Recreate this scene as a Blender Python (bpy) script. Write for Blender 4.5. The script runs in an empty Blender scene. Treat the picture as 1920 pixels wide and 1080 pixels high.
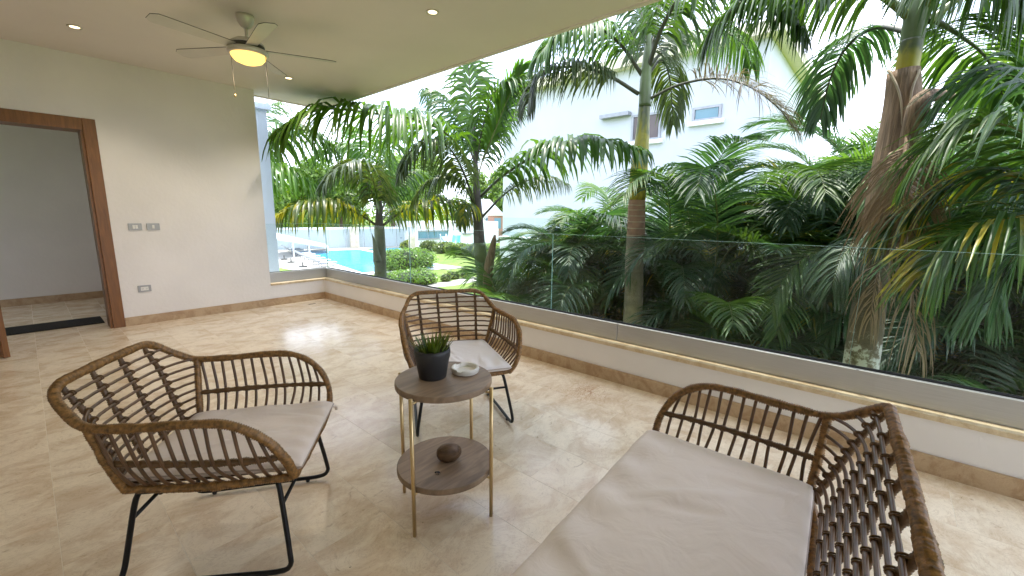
import bpy, math, random
import numpy as np
from mathutils import Matrix, Vector

random.seed(7)
rng = np.random.default_rng(7)
scene = bpy.context.scene
COL = scene.collection
rad = math.radians

# ---------------------------------------------------------------- camera
H = 1.30
F_PX, YAW, PITCH, ROLL = 791.44, 0.8554, 0.1717, 0.0105


def cam_axes():
    f = np.array([math.sin(YAW) * math.cos(PITCH), math.cos(YAW) * math.cos(PITCH), -math.sin(PITCH)])
    r = np.array([math.cos(YAW), -math.sin(YAW), 0.0])
    u = np.cross(r, f)
    c, s = math.cos(ROLL), math.sin(ROLL)
    return c * r + s * u, -s * r + c * u, f


AR, AU, AF = cam_axes()
cd = bpy.data.cameras.new('camera')
cd.sensor_width = 36.0
cd.lens = F_PX / 1920 * 36.0
cd.clip_start = 0.02
cd.clip_end = 2000
cam = bpy.data.objects.new('camera', cd)
COL.objects.link(cam)
m = Matrix(((AR[0], AU[0], -AF[0], 0), (AR[1], AU[1], -AF[1], 0), (AR[2], AU[2], -AF[2], H), (0, 0, 0, 1)))
cam.matrix_world = m
scene.camera = cam


def ray(p):
    return AR * ((p[0] - 960) / F_PX) - AU * ((p[1] - 540) / F_PX) + AF


def at(p, D):
    """world point seen in direction p (1920x1080 sketch units) at horizontal distance D metres"""
    d = ray(p)
    return np.array([0, 0, H]) + D / math.hypot(d[0], d[1]) * d


def onz(p, z):
    d = ray(p)
    return np.array([0, 0, H]) + (z - H) / d[2] * d


def onx(p, x):
    d = ray(p)
    return np.array([0, 0, H]) + x / d[0] * d


def ony(p, y):
    d = ray(p)
    return np.array([0, 0, H]) + y / d[1] * d


# ---------------------------------------------------------------- sky, sun, exposure
SUN_EL, SUN_AZ = rad(80), rad(42)          # azimuth from +Y towards +X
w = bpy.data.worlds.new('World')
scene.world = w
w.use_nodes = True
nt = w.node_tree
nt.nodes.clear()
wo = nt.nodes.new('ShaderNodeOutputWorld')
bg = nt.nodes.new('ShaderNodeBackground')
sky = nt.nodes.new('ShaderNodeTexSky')
sky.sky_type = 'NISHITA'
sky.sun_disc = False
sky.sun_elevation = SUN_EL
sky.sun_rotation = SUN_AZ
sky.altitude = 10
sky.dust_density = 2.0
tcw = nt.nodes.new('ShaderNodeTexCoord')
nz = nt.nodes.new('ShaderNodeTexNoise')
nz.inputs['Scale'].default_value = 2.6
nz.inputs['Detail'].default_value = 7
nz.inputs['Roughness'].default_value = 0.55
cr = nt.nodes.new('ShaderNodeValToRGB')
cr.color_ramp.elements[0].position = 0.38
cr.color_ramp.elements[1].position = 0.58
mixw = nt.nodes.new('ShaderNodeMixRGB')
mixw.inputs[2].default_value = (9.0, 9.7, 11.8, 1)     # sunlit cloud, in the sky texture's own units
nt.links.new(tcw.outputs['Generated'], nz.inputs['Vector'])
nt.links.new(nz.outputs['Fac'], cr.inputs['Fac'])
nt.links.new(cr.outputs['Color'], mixw.inputs['Fac'])
nt.links.new(sky.outputs['Color'], mixw.inputs[1])
nt.links.new(mixw.outputs['Color'], bg.inputs['Color'])
bg.inputs['Strength'].default_value = 0.15
nt.links.new(bg.outputs['Background'], wo.inputs['Surface'])

sl = bpy.data.lights.new('sun', 'SUN')
sl.energy = 2.6
sl.angle = rad(0.6)
sl.color = (1.0, 0.95, 0.86)
so = bpy.data.objects.new('sun', sl)
COL.objects.link(so)
sdir = Vector((math.sin(SUN_AZ) * math.cos(SUN_EL), math.cos(SUN_AZ) * math.cos(SUN_EL), math.sin(SUN_EL)))
so.rotation_euler = (-sdir).to_track_quat('-Z', 'Y').to_euler()
so.location = (0, 0, 30)

vs = scene.view_settings
vs.view_transform = 'Standard'
vs.look = 'None'
vs.exposure = 1.66
vs.gamma = 1.0
vs.use_curve_mapping = False
scene.render.engine = 'CYCLES'
cy = scene.cycles
cy.use_denoising = True
cy.max_bounces = 10
cy.diffuse_bounces = 6
cy.glossy_bounces = 4
cy.transmission_bounces = 6
cy.transparent_max_bounces = 24
cy.caustics_reflective = False
cy.caustics_refractive = False
cy.sample_clamp_indirect = 8.0


# ---------------------------------------------------------------- materials
def new_mat(name):
    mt = bpy.data.materials.new(name)
    mt.use_nodes = True
    n = mt.node_tree
    n.nodes.clear()
    out = n.nodes.new('ShaderNodeOutputMaterial')
    return mt, n, out


def N(n, t, **kw):
    x = n.nodes.new(t)
    for k, v in kw.items():
        if k in x.inputs:
            x.inputs[k].default_value = v
        else:
            setattr(x, k, v)
    return x


def ramp(n, stops):
    r = n.nodes.new('ShaderNodeValToRGB')
    e = r.color_ramp.elements
    while len(e) > 1:
        e.remove(e[-1])
    e[0].position = stops[0][0]
    e[0].color = (*stops[0][1], 1)
    for p, c in stops[1:]:
        k = e.new(p)
        k.color = (*c, 1)
    return r


def simple(name, c, rough=0.5, metal=0.0, var=0.12, scale=8.0, bump=0.0, bscale=60.0, spec=0.5, stretch=None, coat=0.0):
    """plain procedural surface: base colour with soft noise variation and optional fine relief"""
    mt, n, out = new_mat(name)
    b = N(n, 'ShaderNodeBsdfPrincipled')
    b.inputs['Roughness'].default_value = rough
    b.inputs['Metallic'].default_value = metal
    b.inputs['Specular IOR Level'].default_value = spec
    b.inputs['Coat Weight'].default_value = coat
    tc = N(n, 'ShaderNodeTexCoord')
    mp = N(n, 'ShaderNodeMapping')
    if stretch:
        mp.inputs['Scale'].default_value = stretch
    n.links.new(tc.outputs['Object'], mp.inputs['Vector'])
    no = N(n, 'ShaderNodeTexNoise')
    no.inputs['Scale'].default_value = scale
    no.inputs['Detail'].default_value = 6
    n.links.new(mp.outputs['Vector'], no.inputs['Vector'])
    lo = tuple(x * (1 - var) for x in c)
    hi = tuple(min(1, x * (1 + var)) for x in c)
    rp = ramp(n, [(0.3, lo), (0.7, hi)])
    n.links.new(no.outputs['Fac'], rp.inputs['Fac'])
    n.links.new(rp.outputs['Color'], b.inputs['Base Color'])
    if bump:
        n2 = N(n, 'ShaderNodeTexNoise')
        n2.inputs['Scale'].default_value = bscale
        n2.inputs['Detail'].default_value = 4
        n.links.new(mp.outputs['Vector'], n2.inputs['Vector'])
        bp = N(n, 'ShaderNodeBump')
        bp.inputs['Strength'].default_value = bump
        bp.inputs['Distance'].default_value = 0.01
        n.links.new(n2.outputs['Fac'], bp.inputs['Height'])
        n.links.new(bp.outputs['Normal'], b.inputs['Normal'])
    n.links.new(b.outputs['BSDF'], out.inputs['Surface'])
    return mt


def stone_mat(name, pale, mid, dark, rough=0.2, per_tile=True, scale=1.0):
    """polished coral-stone: clouds of beige, streaky brown veins, small pits"""
    mt, n, out = new_mat(name)
    b = N(n, 'ShaderNodeBsdfPrincipled')
    geo = N(n, 'ShaderNodeNewGeometry')
    oi = N(n, 'ShaderNodeObjectInfo')
    off = N(n, 'ShaderNodeVectorMath', operation='ADD')
    n.links.new(geo.outputs['Position'], off.inputs[0])
    if per_tile:
        sc = N(n, 'ShaderNodeVectorMath', operation='SCALE')
        cmb = N(n, 'ShaderNodeCombineXYZ')
        n.links.new(oi.outputs['Random'], cmb.inputs[0])
        n.links.new(oi.outputs['Random'], cmb.inputs[1])
        n.links.new(cmb.outputs[0], sc.inputs[0])
        sc.inputs['Scale'].default_value = 37.0
        n.links.new(sc.outputs[0], off.inputs[1])
    mp = N(n, 'ShaderNodeMapping')
    mp.inputs['Scale'].default_value = (0.85 * scale, 1.15 * scale, 1.0 * scale)
    mp.inputs['Rotation'].default_value = (0, 0, 0.5)
    n.links.new(off.outputs[0], mp.inputs['Vector'])
    n1 = N(n, 'ShaderNodeTexNoise')
    n1.inputs['Scale'].default_value = 4.2
    n1.inputs['Detail'].default_value = 12
    n1.inputs['Roughness'].default_value = 0.70
    n1.inputs['Distortion'].default_value = 0.6
    n.links.new(mp.outputs[0], n1.inputs['Vector'])
    r1 = ramp(n, [(0.34, mid), (0.46, tuple((a + b2) / 2 for a, b2 in zip(mid, pale))), (0.54, pale), (0.72, tuple(min(1, x * 1.09) for x in pale))])
    n.links.new(n1.outputs['Fac'], r1.inputs['Fac'])
    n2 = N(n, 'ShaderNodeTexNoise')
    n2.inputs['Scale'].default_value = 7.0
    n2.inputs['Detail'].default_value = 12
    n2.inputs['Roughness'].default_value = 0.7
    n2.inputs['Distortion'].default_value = 2.6
    n.links.new(mp.outputs[0], n2.inputs['Vector'])
    r2 = ramp(n, [(0.28, (.9, .9, .9)), (0.37, (.25, .25, .25)), (0.42, (0, 0, 0)), (0.485, (0, 0, 0)), (0.50, (.42, .42, .42)), (0.515, (0, 0, 0))])
    n.links.new(n2.outputs['Fac'], r2.inputs['Fac'])
    mx = N(n, 'ShaderNodeMixRGB')
    mx.inputs[2].default_value = (*dark, 1)
    sc2 = N(n, 'ShaderNodeMath', operation='MULTIPLY')
    sc2.inputs[1].default_value = 0.72
    n.links.new(r2.outputs['Color'], sc2.inputs[0])
    n.links.new(sc2.outputs[0], mx.inputs[0])
    n.links.new(r1.outputs['Color'], mx.inputs[1])
    # pits
    n3 = N(n, 'ShaderNodeTexNoise')
    n3.inputs['Scale'].default_value = 60.0
    n3.inputs['Detail'].default_value = 3
    n.links.new(mp.outputs[0], n3.inputs['Vector'])
    r3 = ramp(n, [(0.0, (1, 1, 1)), (0.21, (1, 1, 1)), (0.27, (0, 0, 0))])
    n.links.new(n3.outputs['Fac'], r3.inputs['Fac'])
    mx2 = N(n, 'ShaderNodeMixRGB')
    mx2.inputs[2].default_value = (dark[0] * .4, dark[1] * .4, dark[2] * .4, 1)
    n.links.new(r3.outputs['Color'], mx2.inputs[0])
    n.links.new(mx.outputs[0], mx2.inputs[1])
    if per_tile:
        ds = N(n, 'ShaderNodeVectorMath', operation='DISTANCE')
        ds.inputs[1].default_value = (2.62, 1.53, 0)
        n.links.new(geo.outputs['Position'], ds.inputs[0])
        fo = N(n, 'ShaderNodeMapRange')
        fo.inputs['From Min'].default_value = .26
        fo.inputs['From Max'].default_value = .02
        n.links.new(ds.outputs['Value'], fo.inputs['Value'])
        n4 = N(n, 'ShaderNodeTexNoise')
        n4.inputs['Scale'].default_value = 16
        n4.inputs['Detail'].default_value = 6
        n4.inputs['Distortion'].default_value = 2.5
        n.links.new(geo.outputs['Position'], n4.inputs['Vector'])
        r4 = ramp(n, [(.47, (0, 0, 0)), (.5, (1, 1, 1)), (.54, (0, 0, 0))])
        n.links.new(n4.outputs['Fac'], r4.inputs['Fac'])
        m4 = N(n, 'ShaderNodeMath', operation='MULTIPLY')
        n.links.new(fo.outputs[0], m4.inputs[0])
        n.links.new(r4.outputs[0], m4.inputs[1])
        mx3 = N(n, 'ShaderNodeMixRGB')
        mx3.inputs[2].default_value = (.34, .12, .035, 1)
        n.links.new(m4.outputs[0], mx3.inputs[0])
        n.links.new(mx2.outputs[0], mx3.inputs[1])
        mx2 = mx3
    hsv = N(n, 'ShaderNodeHueSaturation')
    vr = N(n, 'ShaderNodeMapRange')
    vr.inputs['To Min'].default_value = 0.965
    vr.inputs['To Max'].default_value = 1.03
    n.links.new(oi.outputs['Random'], vr.inputs['Value'])
    n.links.new(vr.outputs[0], hsv.inputs['Value'])
    n.links.new(mx2.outputs[0], hsv.inputs['Color'])
    n.links.new(hsv.outputs[0], b.inputs['Base Color'])
    rr = N(n, 'ShaderNodeMapRange')
    rr.inputs['To Min'].default_value = rough * 0.7
    rr.inputs['To Max'].default_value = rough * 1.6
    n.links.new(n1.outputs['Fac'], rr.inputs['Value'])
    n.links.new(rr.outputs[0], b.inputs['Roughness'])
    bp = N(n, 'ShaderNodeBump')
    bp.inputs['Strength'].default_value = 0.08
    bp.inputs['Distance'].default_value = 0.004
    n.links.new(n2.outputs['Fac'], bp.inputs['Height'])
    n.links.new(bp.outputs['Normal'], b.inputs['Normal'])
    n.links.new(b.outputs[0], out.inputs[0])
    return mt


def leaf_mat(name, c1, c2, trans=0.35, tcol=None, rough=0.38, yellow=0.0, ycol=(0.33, 0.30, 0.02)):
    """leaf: colour varies leaflet by leaflet, lets light through"""
    mt, n, out = new_mat(name)
    geo = N(n, 'ShaderNodeNewGeometry')
    oi = N(n, 'ShaderNodeObjectInfo')
    rp = ramp(n, [(0.0, c1), (1.0, c2)])
    n.links.new(geo.outputs['Random Per Island'], rp.inputs['Fac'])
    hsv = N(n, 'ShaderNodeHueSaturation')
    vr = N(n, 'ShaderNodeMapRange')
    vr.inputs['To Min'].default_value = 0.72
    vr.inputs['To Max'].default_value = 1.3
    n.links.new(oi.outputs['Random'], vr.inputs['Value'])
    n.links.new(vr.outputs[0], hsv.inputs['Value'])
    n.links.new(rp.outputs[0], hsv.inputs['Color'])
    col = hsv.outputs[0]
    if yellow > 0:
        no = N(n, 'ShaderNodeTexNoise')
        no.inputs['Scale'].default_value = 3.5
        no.inputs['Detail'].default_value = 3
        n.links.new(geo.outputs['Position'], no.inputs['Vector'])
        ad = N(n, 'ShaderNodeMath', operation='ADD')
        ml = N(n, 'ShaderNodeMath', operation='MULTIPLY')
        ml.inputs[1].default_value = 0.35
        n.links.new(geo.outputs['Random Per Island'], ml.inputs[0])
        n.links.new(no.outputs['Fac'], ad.inputs[0])
        n.links.new(ml.outputs[0], ad.inputs[1])
        ry = ramp(n, [(0.80 - yellow * 0.35, (0, 0, 0)), (0.95 - yellow * 0.3, (1, 1, 1))])
        n.links.new(ad.outputs[0], ry.inputs['Fac'])
        mx = N(n, 'ShaderNodeMixRGB')
        mx.inputs[2].default_value = (*ycol, 1)
        n.links.new(ry.outputs[0], mx.inputs[0])
        n.links.new(col, mx.inputs[1])
        col = mx.outputs[0]
    b = N(n, 'ShaderNodeBsdfPrincipled')
    b.inputs['Roughness'].default_value = rough
    b.inputs['Specular IOR Level'].default_value = 0.55
    n.links.new(col, b.inputs['Base Color'])
    tr = N(n, 'ShaderNodeBsdfTranslucent')
    g = N(n, 'ShaderNodeMixRGB', blend_type='MULTIPLY')
    g.inputs[0].default_value = 1.0
    g.inputs[2].default_value = (*(tcol or (1.9, 1.9, 0.5)), 1)
    n.links.new(col, g.inputs[1])
    n.links.new(g.outputs[0], tr.inputs['Color'])
    ms = N(n, 'ShaderNodeMixShader')
    ms.inputs[0].default_value = trans
    n.links.new(b.outputs[0], ms.inputs[1])
    n.links.new(tr.outputs[0], ms.inputs[2])
    n.links.new(ms.outputs[0], out.inputs[0])
    return mt


def glass_mat(name, tint, gloss=1.0):
    mt, n, out = new_mat(name)
    t = N(n, 'ShaderNodeBsdfTransparent')
    t.inputs['Color'].default_value = (*tint, 1)
    g = N(n, 'ShaderNodeBsdfGlossy')
    g.inputs['Roughness'].default_value = 0.02
    fr = N(n, 'ShaderNodeFresnel')
    fr.inputs['IOR'].default_value = 1.42
    ml = N(n, 'ShaderNodeMath', operation='MULTIPLY')
    ml.inputs[1].default_value = gloss
    n.links.new(fr.outputs[0], ml.inputs[0])
    ge = N(n, 'ShaderNodeNewGeometry')
    iv = N(n, 'ShaderNodeMath', operation='SUBTRACT')
    iv.inputs[0].default_value = 1.0
    n.links.new(ge.outputs['Backfacing'], iv.inputs[1])
    m2 = N(n, 'ShaderNodeMath', operation='MULTIPLY')
    n.links.new(ml.outputs[0], m2.inputs[0])
    n.links.new(iv.outputs[0], m2.inputs[1])
    ms = N(n, 'ShaderNodeMixShader')
    n.links.new(m2.outputs[0], ms.inputs[0])
    n.links.new(t.outputs[0], ms.inputs[1])
    n.links.new(g.outputs[0], ms.inputs[2])
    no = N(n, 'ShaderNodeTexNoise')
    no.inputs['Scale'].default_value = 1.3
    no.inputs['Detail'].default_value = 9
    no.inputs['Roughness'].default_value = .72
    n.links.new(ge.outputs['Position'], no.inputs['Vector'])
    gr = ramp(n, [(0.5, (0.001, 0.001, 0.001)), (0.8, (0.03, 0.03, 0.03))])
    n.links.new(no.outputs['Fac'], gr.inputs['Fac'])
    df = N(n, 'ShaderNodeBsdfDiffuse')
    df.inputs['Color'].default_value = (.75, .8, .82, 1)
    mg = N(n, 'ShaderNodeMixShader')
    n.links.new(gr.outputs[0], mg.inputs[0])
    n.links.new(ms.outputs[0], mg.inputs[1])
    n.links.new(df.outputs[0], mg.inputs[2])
    n.links.new(mg.outputs[0], out.inputs[0])
    return mt


def emit_mat(name, c, s):
    mt, n, out = new_mat(name)
    e = N(n, 'ShaderNodeEmission')
    e.inputs['Color'].default_value = (*c, 1)
    e.inputs['Strength'].default_value = s
    n.links.new(e.outputs[0], out.inputs[0])
    return mt


def wood_mat(name, c1, c2, rough=0.45, scale=(1, 1, 1), wscale=6.0):
    mt, n, out = new_mat(name)
    b = N(n, 'ShaderNodeBsdfPrincipled')
    b.inputs['Roughness'].default_value = rough
    tc = N(n, 'ShaderNodeTexCoord')
    mp = N(n, 'ShaderNodeMapping')
    mp.inputs['Scale'].default_value = scale
    n.links.new(tc.outputs['Object'], mp.inputs['Vector'])
    no = N(n, 'ShaderNodeTexNoise')
    no.inputs['Scale'].default_value = wscale
    no.inputs['Detail'].default_value = 8
    no.inputs['Distortion'].default_value = 0.8
    n.links.new(mp.outputs[0], no.inputs['Vector'])
    rp = ramp(n, [(0.25, c1), (0.5, tuple((a + d) / 2 for a, d in zip(c1, c2))), (0.75, c2)])
    n.links.new(no.outputs['Fac'], rp.inputs['Fac'])
    n.links.new(rp.outputs[0], b.inputs['Base Color'])
    bp = N(n, 'ShaderNodeBump')
    bp.inputs['Strength'].default_value = 0.15
    bp.inputs['Distance'].default_value = 0.003
    n.links.new(no.outputs['Fac'], bp.inputs['Height'])
    n.links.new(bp.outputs[0], b.inputs['Normal'])
    n.links.new(b.outputs[0], out.inputs[0])
    return mt


M = {}
M['plaster'] = simple('plaster', (0.82, 0.795, 0.785), 0.7, var=0.045, scale=1.6, bump=0.22, bscale=26)
M['ceiling'] = simple('ceiling_paint', (0.78, 0.72, 0.67), 0.8, var=0.03, scale=1.5, bump=0.06, bscale=70)
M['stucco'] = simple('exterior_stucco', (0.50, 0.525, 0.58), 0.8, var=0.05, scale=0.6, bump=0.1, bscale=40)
M['pier'] = simple('pier_render_skylit', (0.60, 0.72, 0.88), 0.8, var=0.04, scale=1, bump=0.1, bscale=40)  # blue cast of the skylight put into the pier's base colour
M['floor'] = stone_mat('coral_stone_floor', (0.84, 0.715, 0.55), (0.66, 0.495, 0.335), (0.30, 0.165, 0.075), rough=0.15)
M['base_stone'] = stone_mat('coral_stone_skirting', (0.52, 0.38, 0.24), (0.38, 0.24, 0.13), (0.22, 0.11, 0.05), rough=0.3, per_tile=False, scale=2.0)
M['sill'] = stone_mat('coral_stone_sill', (0.68, 0.56, 0.38), (0.52, 0.38, 0.22), (0.32, 0.2, 0.1), rough=0.3, per_tile=False, scale=2.0)
M['grout'] = simple('grout', (0.74, 0.65, 0.52), 0.7, var=0.12, scale=20)
M['alu'] = simple('brushed_aluminium', (0.50, 0.50, 0.50), 0.42, metal=0.75, var=0.06, scale=5, stretch=(40, 1, 40))
M['rubber'] = simple('black_rubber', (0.012, 0.013, 0.018), 0.5, var=0.1)
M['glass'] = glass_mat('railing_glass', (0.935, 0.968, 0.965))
M['glass_edge'] = simple('glass_edge', (0.30, 0.48, 0.46), 0.15, var=0.05)
M['wood'] = wood_mat('door_wood', (0.14, 0.054, 0.013), (0.26, 0.108, 0.027), 0.4, (8, 8, 0.7))
M['mat'] = simple('black_mat', (0.008, 0.008, 0.01), 0.85, var=0.2, scale=40, bump=0.3, bscale=300)
M['plate'] = simple('grey_plate', (0.36, 0.36, 0.36), 0.4, metal=0.3, var=0.04)
M['white_plastic'] = simple('white_plastic', (0.78, 0.77, 0.74), 0.35, var=0.03)
M['dark'] = simple('dark_slot', (0.02, 0.02, 0.02), 0.6)
M['rattan'] = simple('rattan_wrap', (0.235, 0.12, 0.036), 0.42, var=0.6, scale=75, bump=0.25, bscale=220, spec=0.5)
M['rod'] = simple('rattan_rod', (0.105, 0.052, 0.021), 0.33, var=0.35, scale=14, spec=0.6)
M['bind'] = simple('rattan_binding', (0.115, 0.058, 0.019), 0.42, var=0.3, scale=40, bump=0.2, bscale=200)
M['black_metal'] = simple('black_powder_coat', (0.005, 0.005, 0.006), 0.4, var=0.1, spec=.3)
M['brass'] = simple('brushed_brass', (0.62, 0.46, 0.24), 0.32, metal=0.85, var=0.08, scale=10)
M['tabletop'] = wood_mat('weathered_wood', (0.15, 0.098, 0.062), (0.35, 0.245, 0.16), 0.5, (1.5, 9, 3), 3.2)
M['pot'] = simple('charcoal_pot', (0.022, 0.022, 0.025), 0.55, var=0.1, bump=0.05)
M['soil'] = simple('soil', (0.03, 0.02, 0.012), 0.95, var=0.4, scale=60, bump=0.6, bscale=120)
M['ceramic'] = simple('ash_ceramic', (0.72, 0.69, 0.63), 0.3, var=0.06, scale=20)
M['coconut'] = simple('coconut_husk', (0.10, 0.055, 0.026), 0.5, var=0.45, scale=9, bump=0.4, bscale=35, stretch=(1, 5, 5))
M['fan_metal'] = simple('fan_nickel', (0.60, 0.57, 0.50), 0.38, metal=0.35, var=0.04)
M['fan_dark'] = simple('fan_vent', (0.05, 0.045, 0.035), 0.5)
M['blade'] = simple('fan_blade', (0.60, 0.57, 0.50), 0.45, var=0.04)
M['lamp'] = emit_mat('lamp_bowl', (1.0, 0.56, 0.13), 0.85)
M['spot'] = emit_mat('downlight_lens', (1.0, 0.76, 0.42), 1.6)
M['trunk_grey'] = simple('palm_trunk_grey', (0.24, 0.20, 0.15), 0.85, var=0.4, scale=6, bump=0.5, bscale=30)
M['trunk_green'] = simple('palm_trunk_green', (0.085, 0.105, 0.060), 0.6, var=0.35, scale=4, bump=0.2, bscale=20)
M['trunk_dark'] = simple('palm_trunk_dark', (0.07, 0.062, 0.05), 0.75, var=0.4, scale=6, bump=0.3, bscale=30)
def shaft_mat():
    mt, n, out = new_mat('crownshaft_yellow')
    b = N(n, 'ShaderNodeBsdfPrincipled')
    b.inputs['Roughness'].default_value = .42
    tc = N(n, 'ShaderNodeTexCoord')
    sx = N(n, 'ShaderNodeSeparateXYZ')
    n.links.new(tc.outputs['Generated'], sx.inputs[0])
    mp = N(n, 'ShaderNodeMapping')
    mp.inputs['Scale'].default_value = (1.6, 1.6, .7)
    n.links.new(tc.outputs['Object'], mp.inputs['Vector'])
    no = N(n, 'ShaderNodeTexNoise')
    no.inputs['Scale'].default_value = 7
    no.inputs['Detail'].default_value = 7
    no.inputs['Distortion'].default_value = 1.2
    n.links.new(mp.outputs[0], no.inputs['Vector'])
    ml = N(n, 'ShaderNodeMath', operation='MULTIPLY_ADD')
    ml.inputs[1].default_value = .8
    n.links.new(no.outputs['Fac'], ml.inputs[0])
    n.links.new(sx.outputs[2], ml.inputs[2])
    rp = ramp(n, [(.30, (.16, .13, .03)), (.42, (.40, .34, .03)), (.75, (.30, .28, .035)), (.9, (.13, .15, .04)), (1.0, (.08, .10, .045))])
    dv = N(n, 'ShaderNodeMath', operation='DIVIDE')
    dv.inputs[1].default_value = 1.3
    n.links.new(ml.outputs[0], dv.inputs[0])
    n.links.new(dv.outputs[0], rp.inputs['Fac'])
    n.links.new(rp.outputs[0], b.inputs['Base Color'])
    bp = N(n, 'ShaderNodeBump')
    bp.inputs['Strength'].default_value = .3
    bp.inputs['Distance'].default_value = .01
    n.links.new(no.outputs['Fac'], bp.inputs['Height'])
    n.links.new(bp.outputs[0], b.inputs['Normal'])
    n.links.new(b.outputs[0], out.inputs[0])
    return mt


M['shaft_yellow'] = shaft_mat()
M['shaft_green'] = simple('crownshaft_green', (0.10, 0.14, 0.05), 0.45, var=0.35, scale=3, bump=0.1)
M['husk'] = simple('dry_sheath', (0.24, 0.165, 0.105), 0.75, var=0.5, scale=5, bump=0.9, bscale=14, stretch=(9, 9, .5))
M['dry'] = leaf_mat('dry_leaf', (0.34, 0.24, 0.14), (0.42, 0.30, 0.18), 0.15, (1.2, 1.1, 0.8), 0.6)
M['ring_pale'] = simple('trunk_ring', (0.44, 0.37, 0.27), 0.8, var=0.2)
M['trunk_lichen'] = simple('trunk_lichen', (0.60, 0.57, 0.50), 0.85, var=0.45, scale=9, bump=0.3)
M['cane'] = simple('areca_cane', (0.13, 0.12, 0.05), 0.5, var=0.4, scale=5)
M['rachis'] = simple('rachis', (0.13, 0.16, 0.045), 0.4, var=0.3, scale=4)
M['rachis_yellow'] = simple('rachis_yellow', (0.33, 0.26, 0.04), 0.45, var=0.3, scale=4)
M['rachis_dark'] = simple('rachis_dark', (0.06, 0.065, 0.035), 0.45, var=0.3, scale=4)
M['leaf_royal'] = leaf_mat('palm_leaf_green', (0.035, 0.085, 0.022), (0.075, 0.15, 0.035), 0.38)
M['leaf_bright'] = leaf_mat('palm_leaf_bright', (0.055, 0.13, 0.022), (0.11, 0.22, 0.035), 0.42)
M['leaf_grey'] = leaf_mat('palm_leaf_olive', (0.045, 0.080, 0.030), (0.095, 0.130, 0.050), 0.3)
M['leaf_yellow'] = leaf_mat('palm_leaf_yellowing', (0.055, 0.105, 0.02), (0.12, 0.17, 0.03), 0.42, (1.7, 1.8, .5), yellow=0.3)
M['leaf_areca'] = leaf_mat('areca_leaf', (0.030, 0.080, 0.038), (0.070, 0.135, 0.058), 0.32, (1.6, 1.8, 0.7), .46)
M['leaf_areca2'] = leaf_mat('areca_leaf_light', (0.052, 0.120, 0.036), (0.11, 0.19, 0.05), 0.36, (1.7, 1.8, 0.6), .46)
M['leaf_areca_y'] = leaf_mat('areca_leaf_tipped', (0.04, 0.10, 0.03), (0.08, 0.15, 0.04), 0.35, (1.8, 1.8, .5), yellow=0.16, ycol=(0.40, 0.33, 0.04))
M['leaf_brown'] = leaf_mat('palm_leaf_wilting', (0.10, 0.075, 0.04), (0.14, 0.12, 0.06), 0.25, (1.4, 1.3, .7))
M['leaf_tree'] = leaf_mat('broadleaf', (0.07, 0.14, 0.025), (0.17, 0.26, 0.05), 0.4)
M['leaf_bush'] = leaf_mat('bush_leaf', (0.08, 0.17, 0.025), (0.17, 0.28, 0.04), 0.35)
M['leaf_hedge'] = leaf_mat('hedge_leaf', (0.07, 0.13, 0.025), (0.16, 0.20, 0.04), 0.35)
M['leaf_pot'] = leaf_mat('pot_plant_leaf', (0.05, 0.10, 0.015), (0.15, 0.20, 0.02), 0.2)
M['bark'] = simple('bark', (0.12, 0.085, 0.055), 0.9, var=0.4, scale=3, bump=0.5)
M['inner'] = simple('dark_foliage_core', (0.02, 0.035, 0.01), 0.9, var=0.3)
M['white_paint'] = simple('white_paint', (0.80, 0.81, 0.82), 0.6, var=0.03)
M['panel'] = simple('fence_panel', (0.42, 0.48, 0.49), 0.6, var=0.04)
M['canvas'] = simple('white_canvas', (0.55, 0.58, 0.64), 0.8, var=0.03)
M['deck'] = simple('deck_stone', (0.42, 0.39, 0.35), 0.7, var=0.08, scale=1.5)
M['stone_col'] = simple('stone_column', (0.58, 0.50, 0.38), 0.8, var=0.2, scale=3, bump=0.3)
M['blue_bin'] = simple('blue_bin', (0.03, 0.06, 0.13), 0.5)
M['slide_blue'] = simple('slide_blue', (0.25, 0.36, 0.62), 0.4)
M['slide_teal'] = simple('slide_teal', (0.08, 0.36, 0.33), 0.4)
M['roof_grey'] = simple('roof_grey', (0.26, 0.28, 0.31), 0.8, var=0.15)
M['terracotta'] = simple('terracotta', (0.30, 0.17, 0.12), 0.7, var=0.2)
M['far_glass'] = simple('window_glass', (0.12, 0.24, 0.30), 0.08, var=0.1, scale=1)
M['brown_glass'] = simple('bronze_window', (0.10, 0.075, 0.07), 0.12, var=0.2, scale=2)
M['steel'] = simple('window_frame_metal', (0.30, 0.31, 0.33), 0.4, metal=0.5)
M['cream'] = simple('cream_fascia', (0.66, 0.60, 0.46), 0.8, var=0.05)


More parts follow.
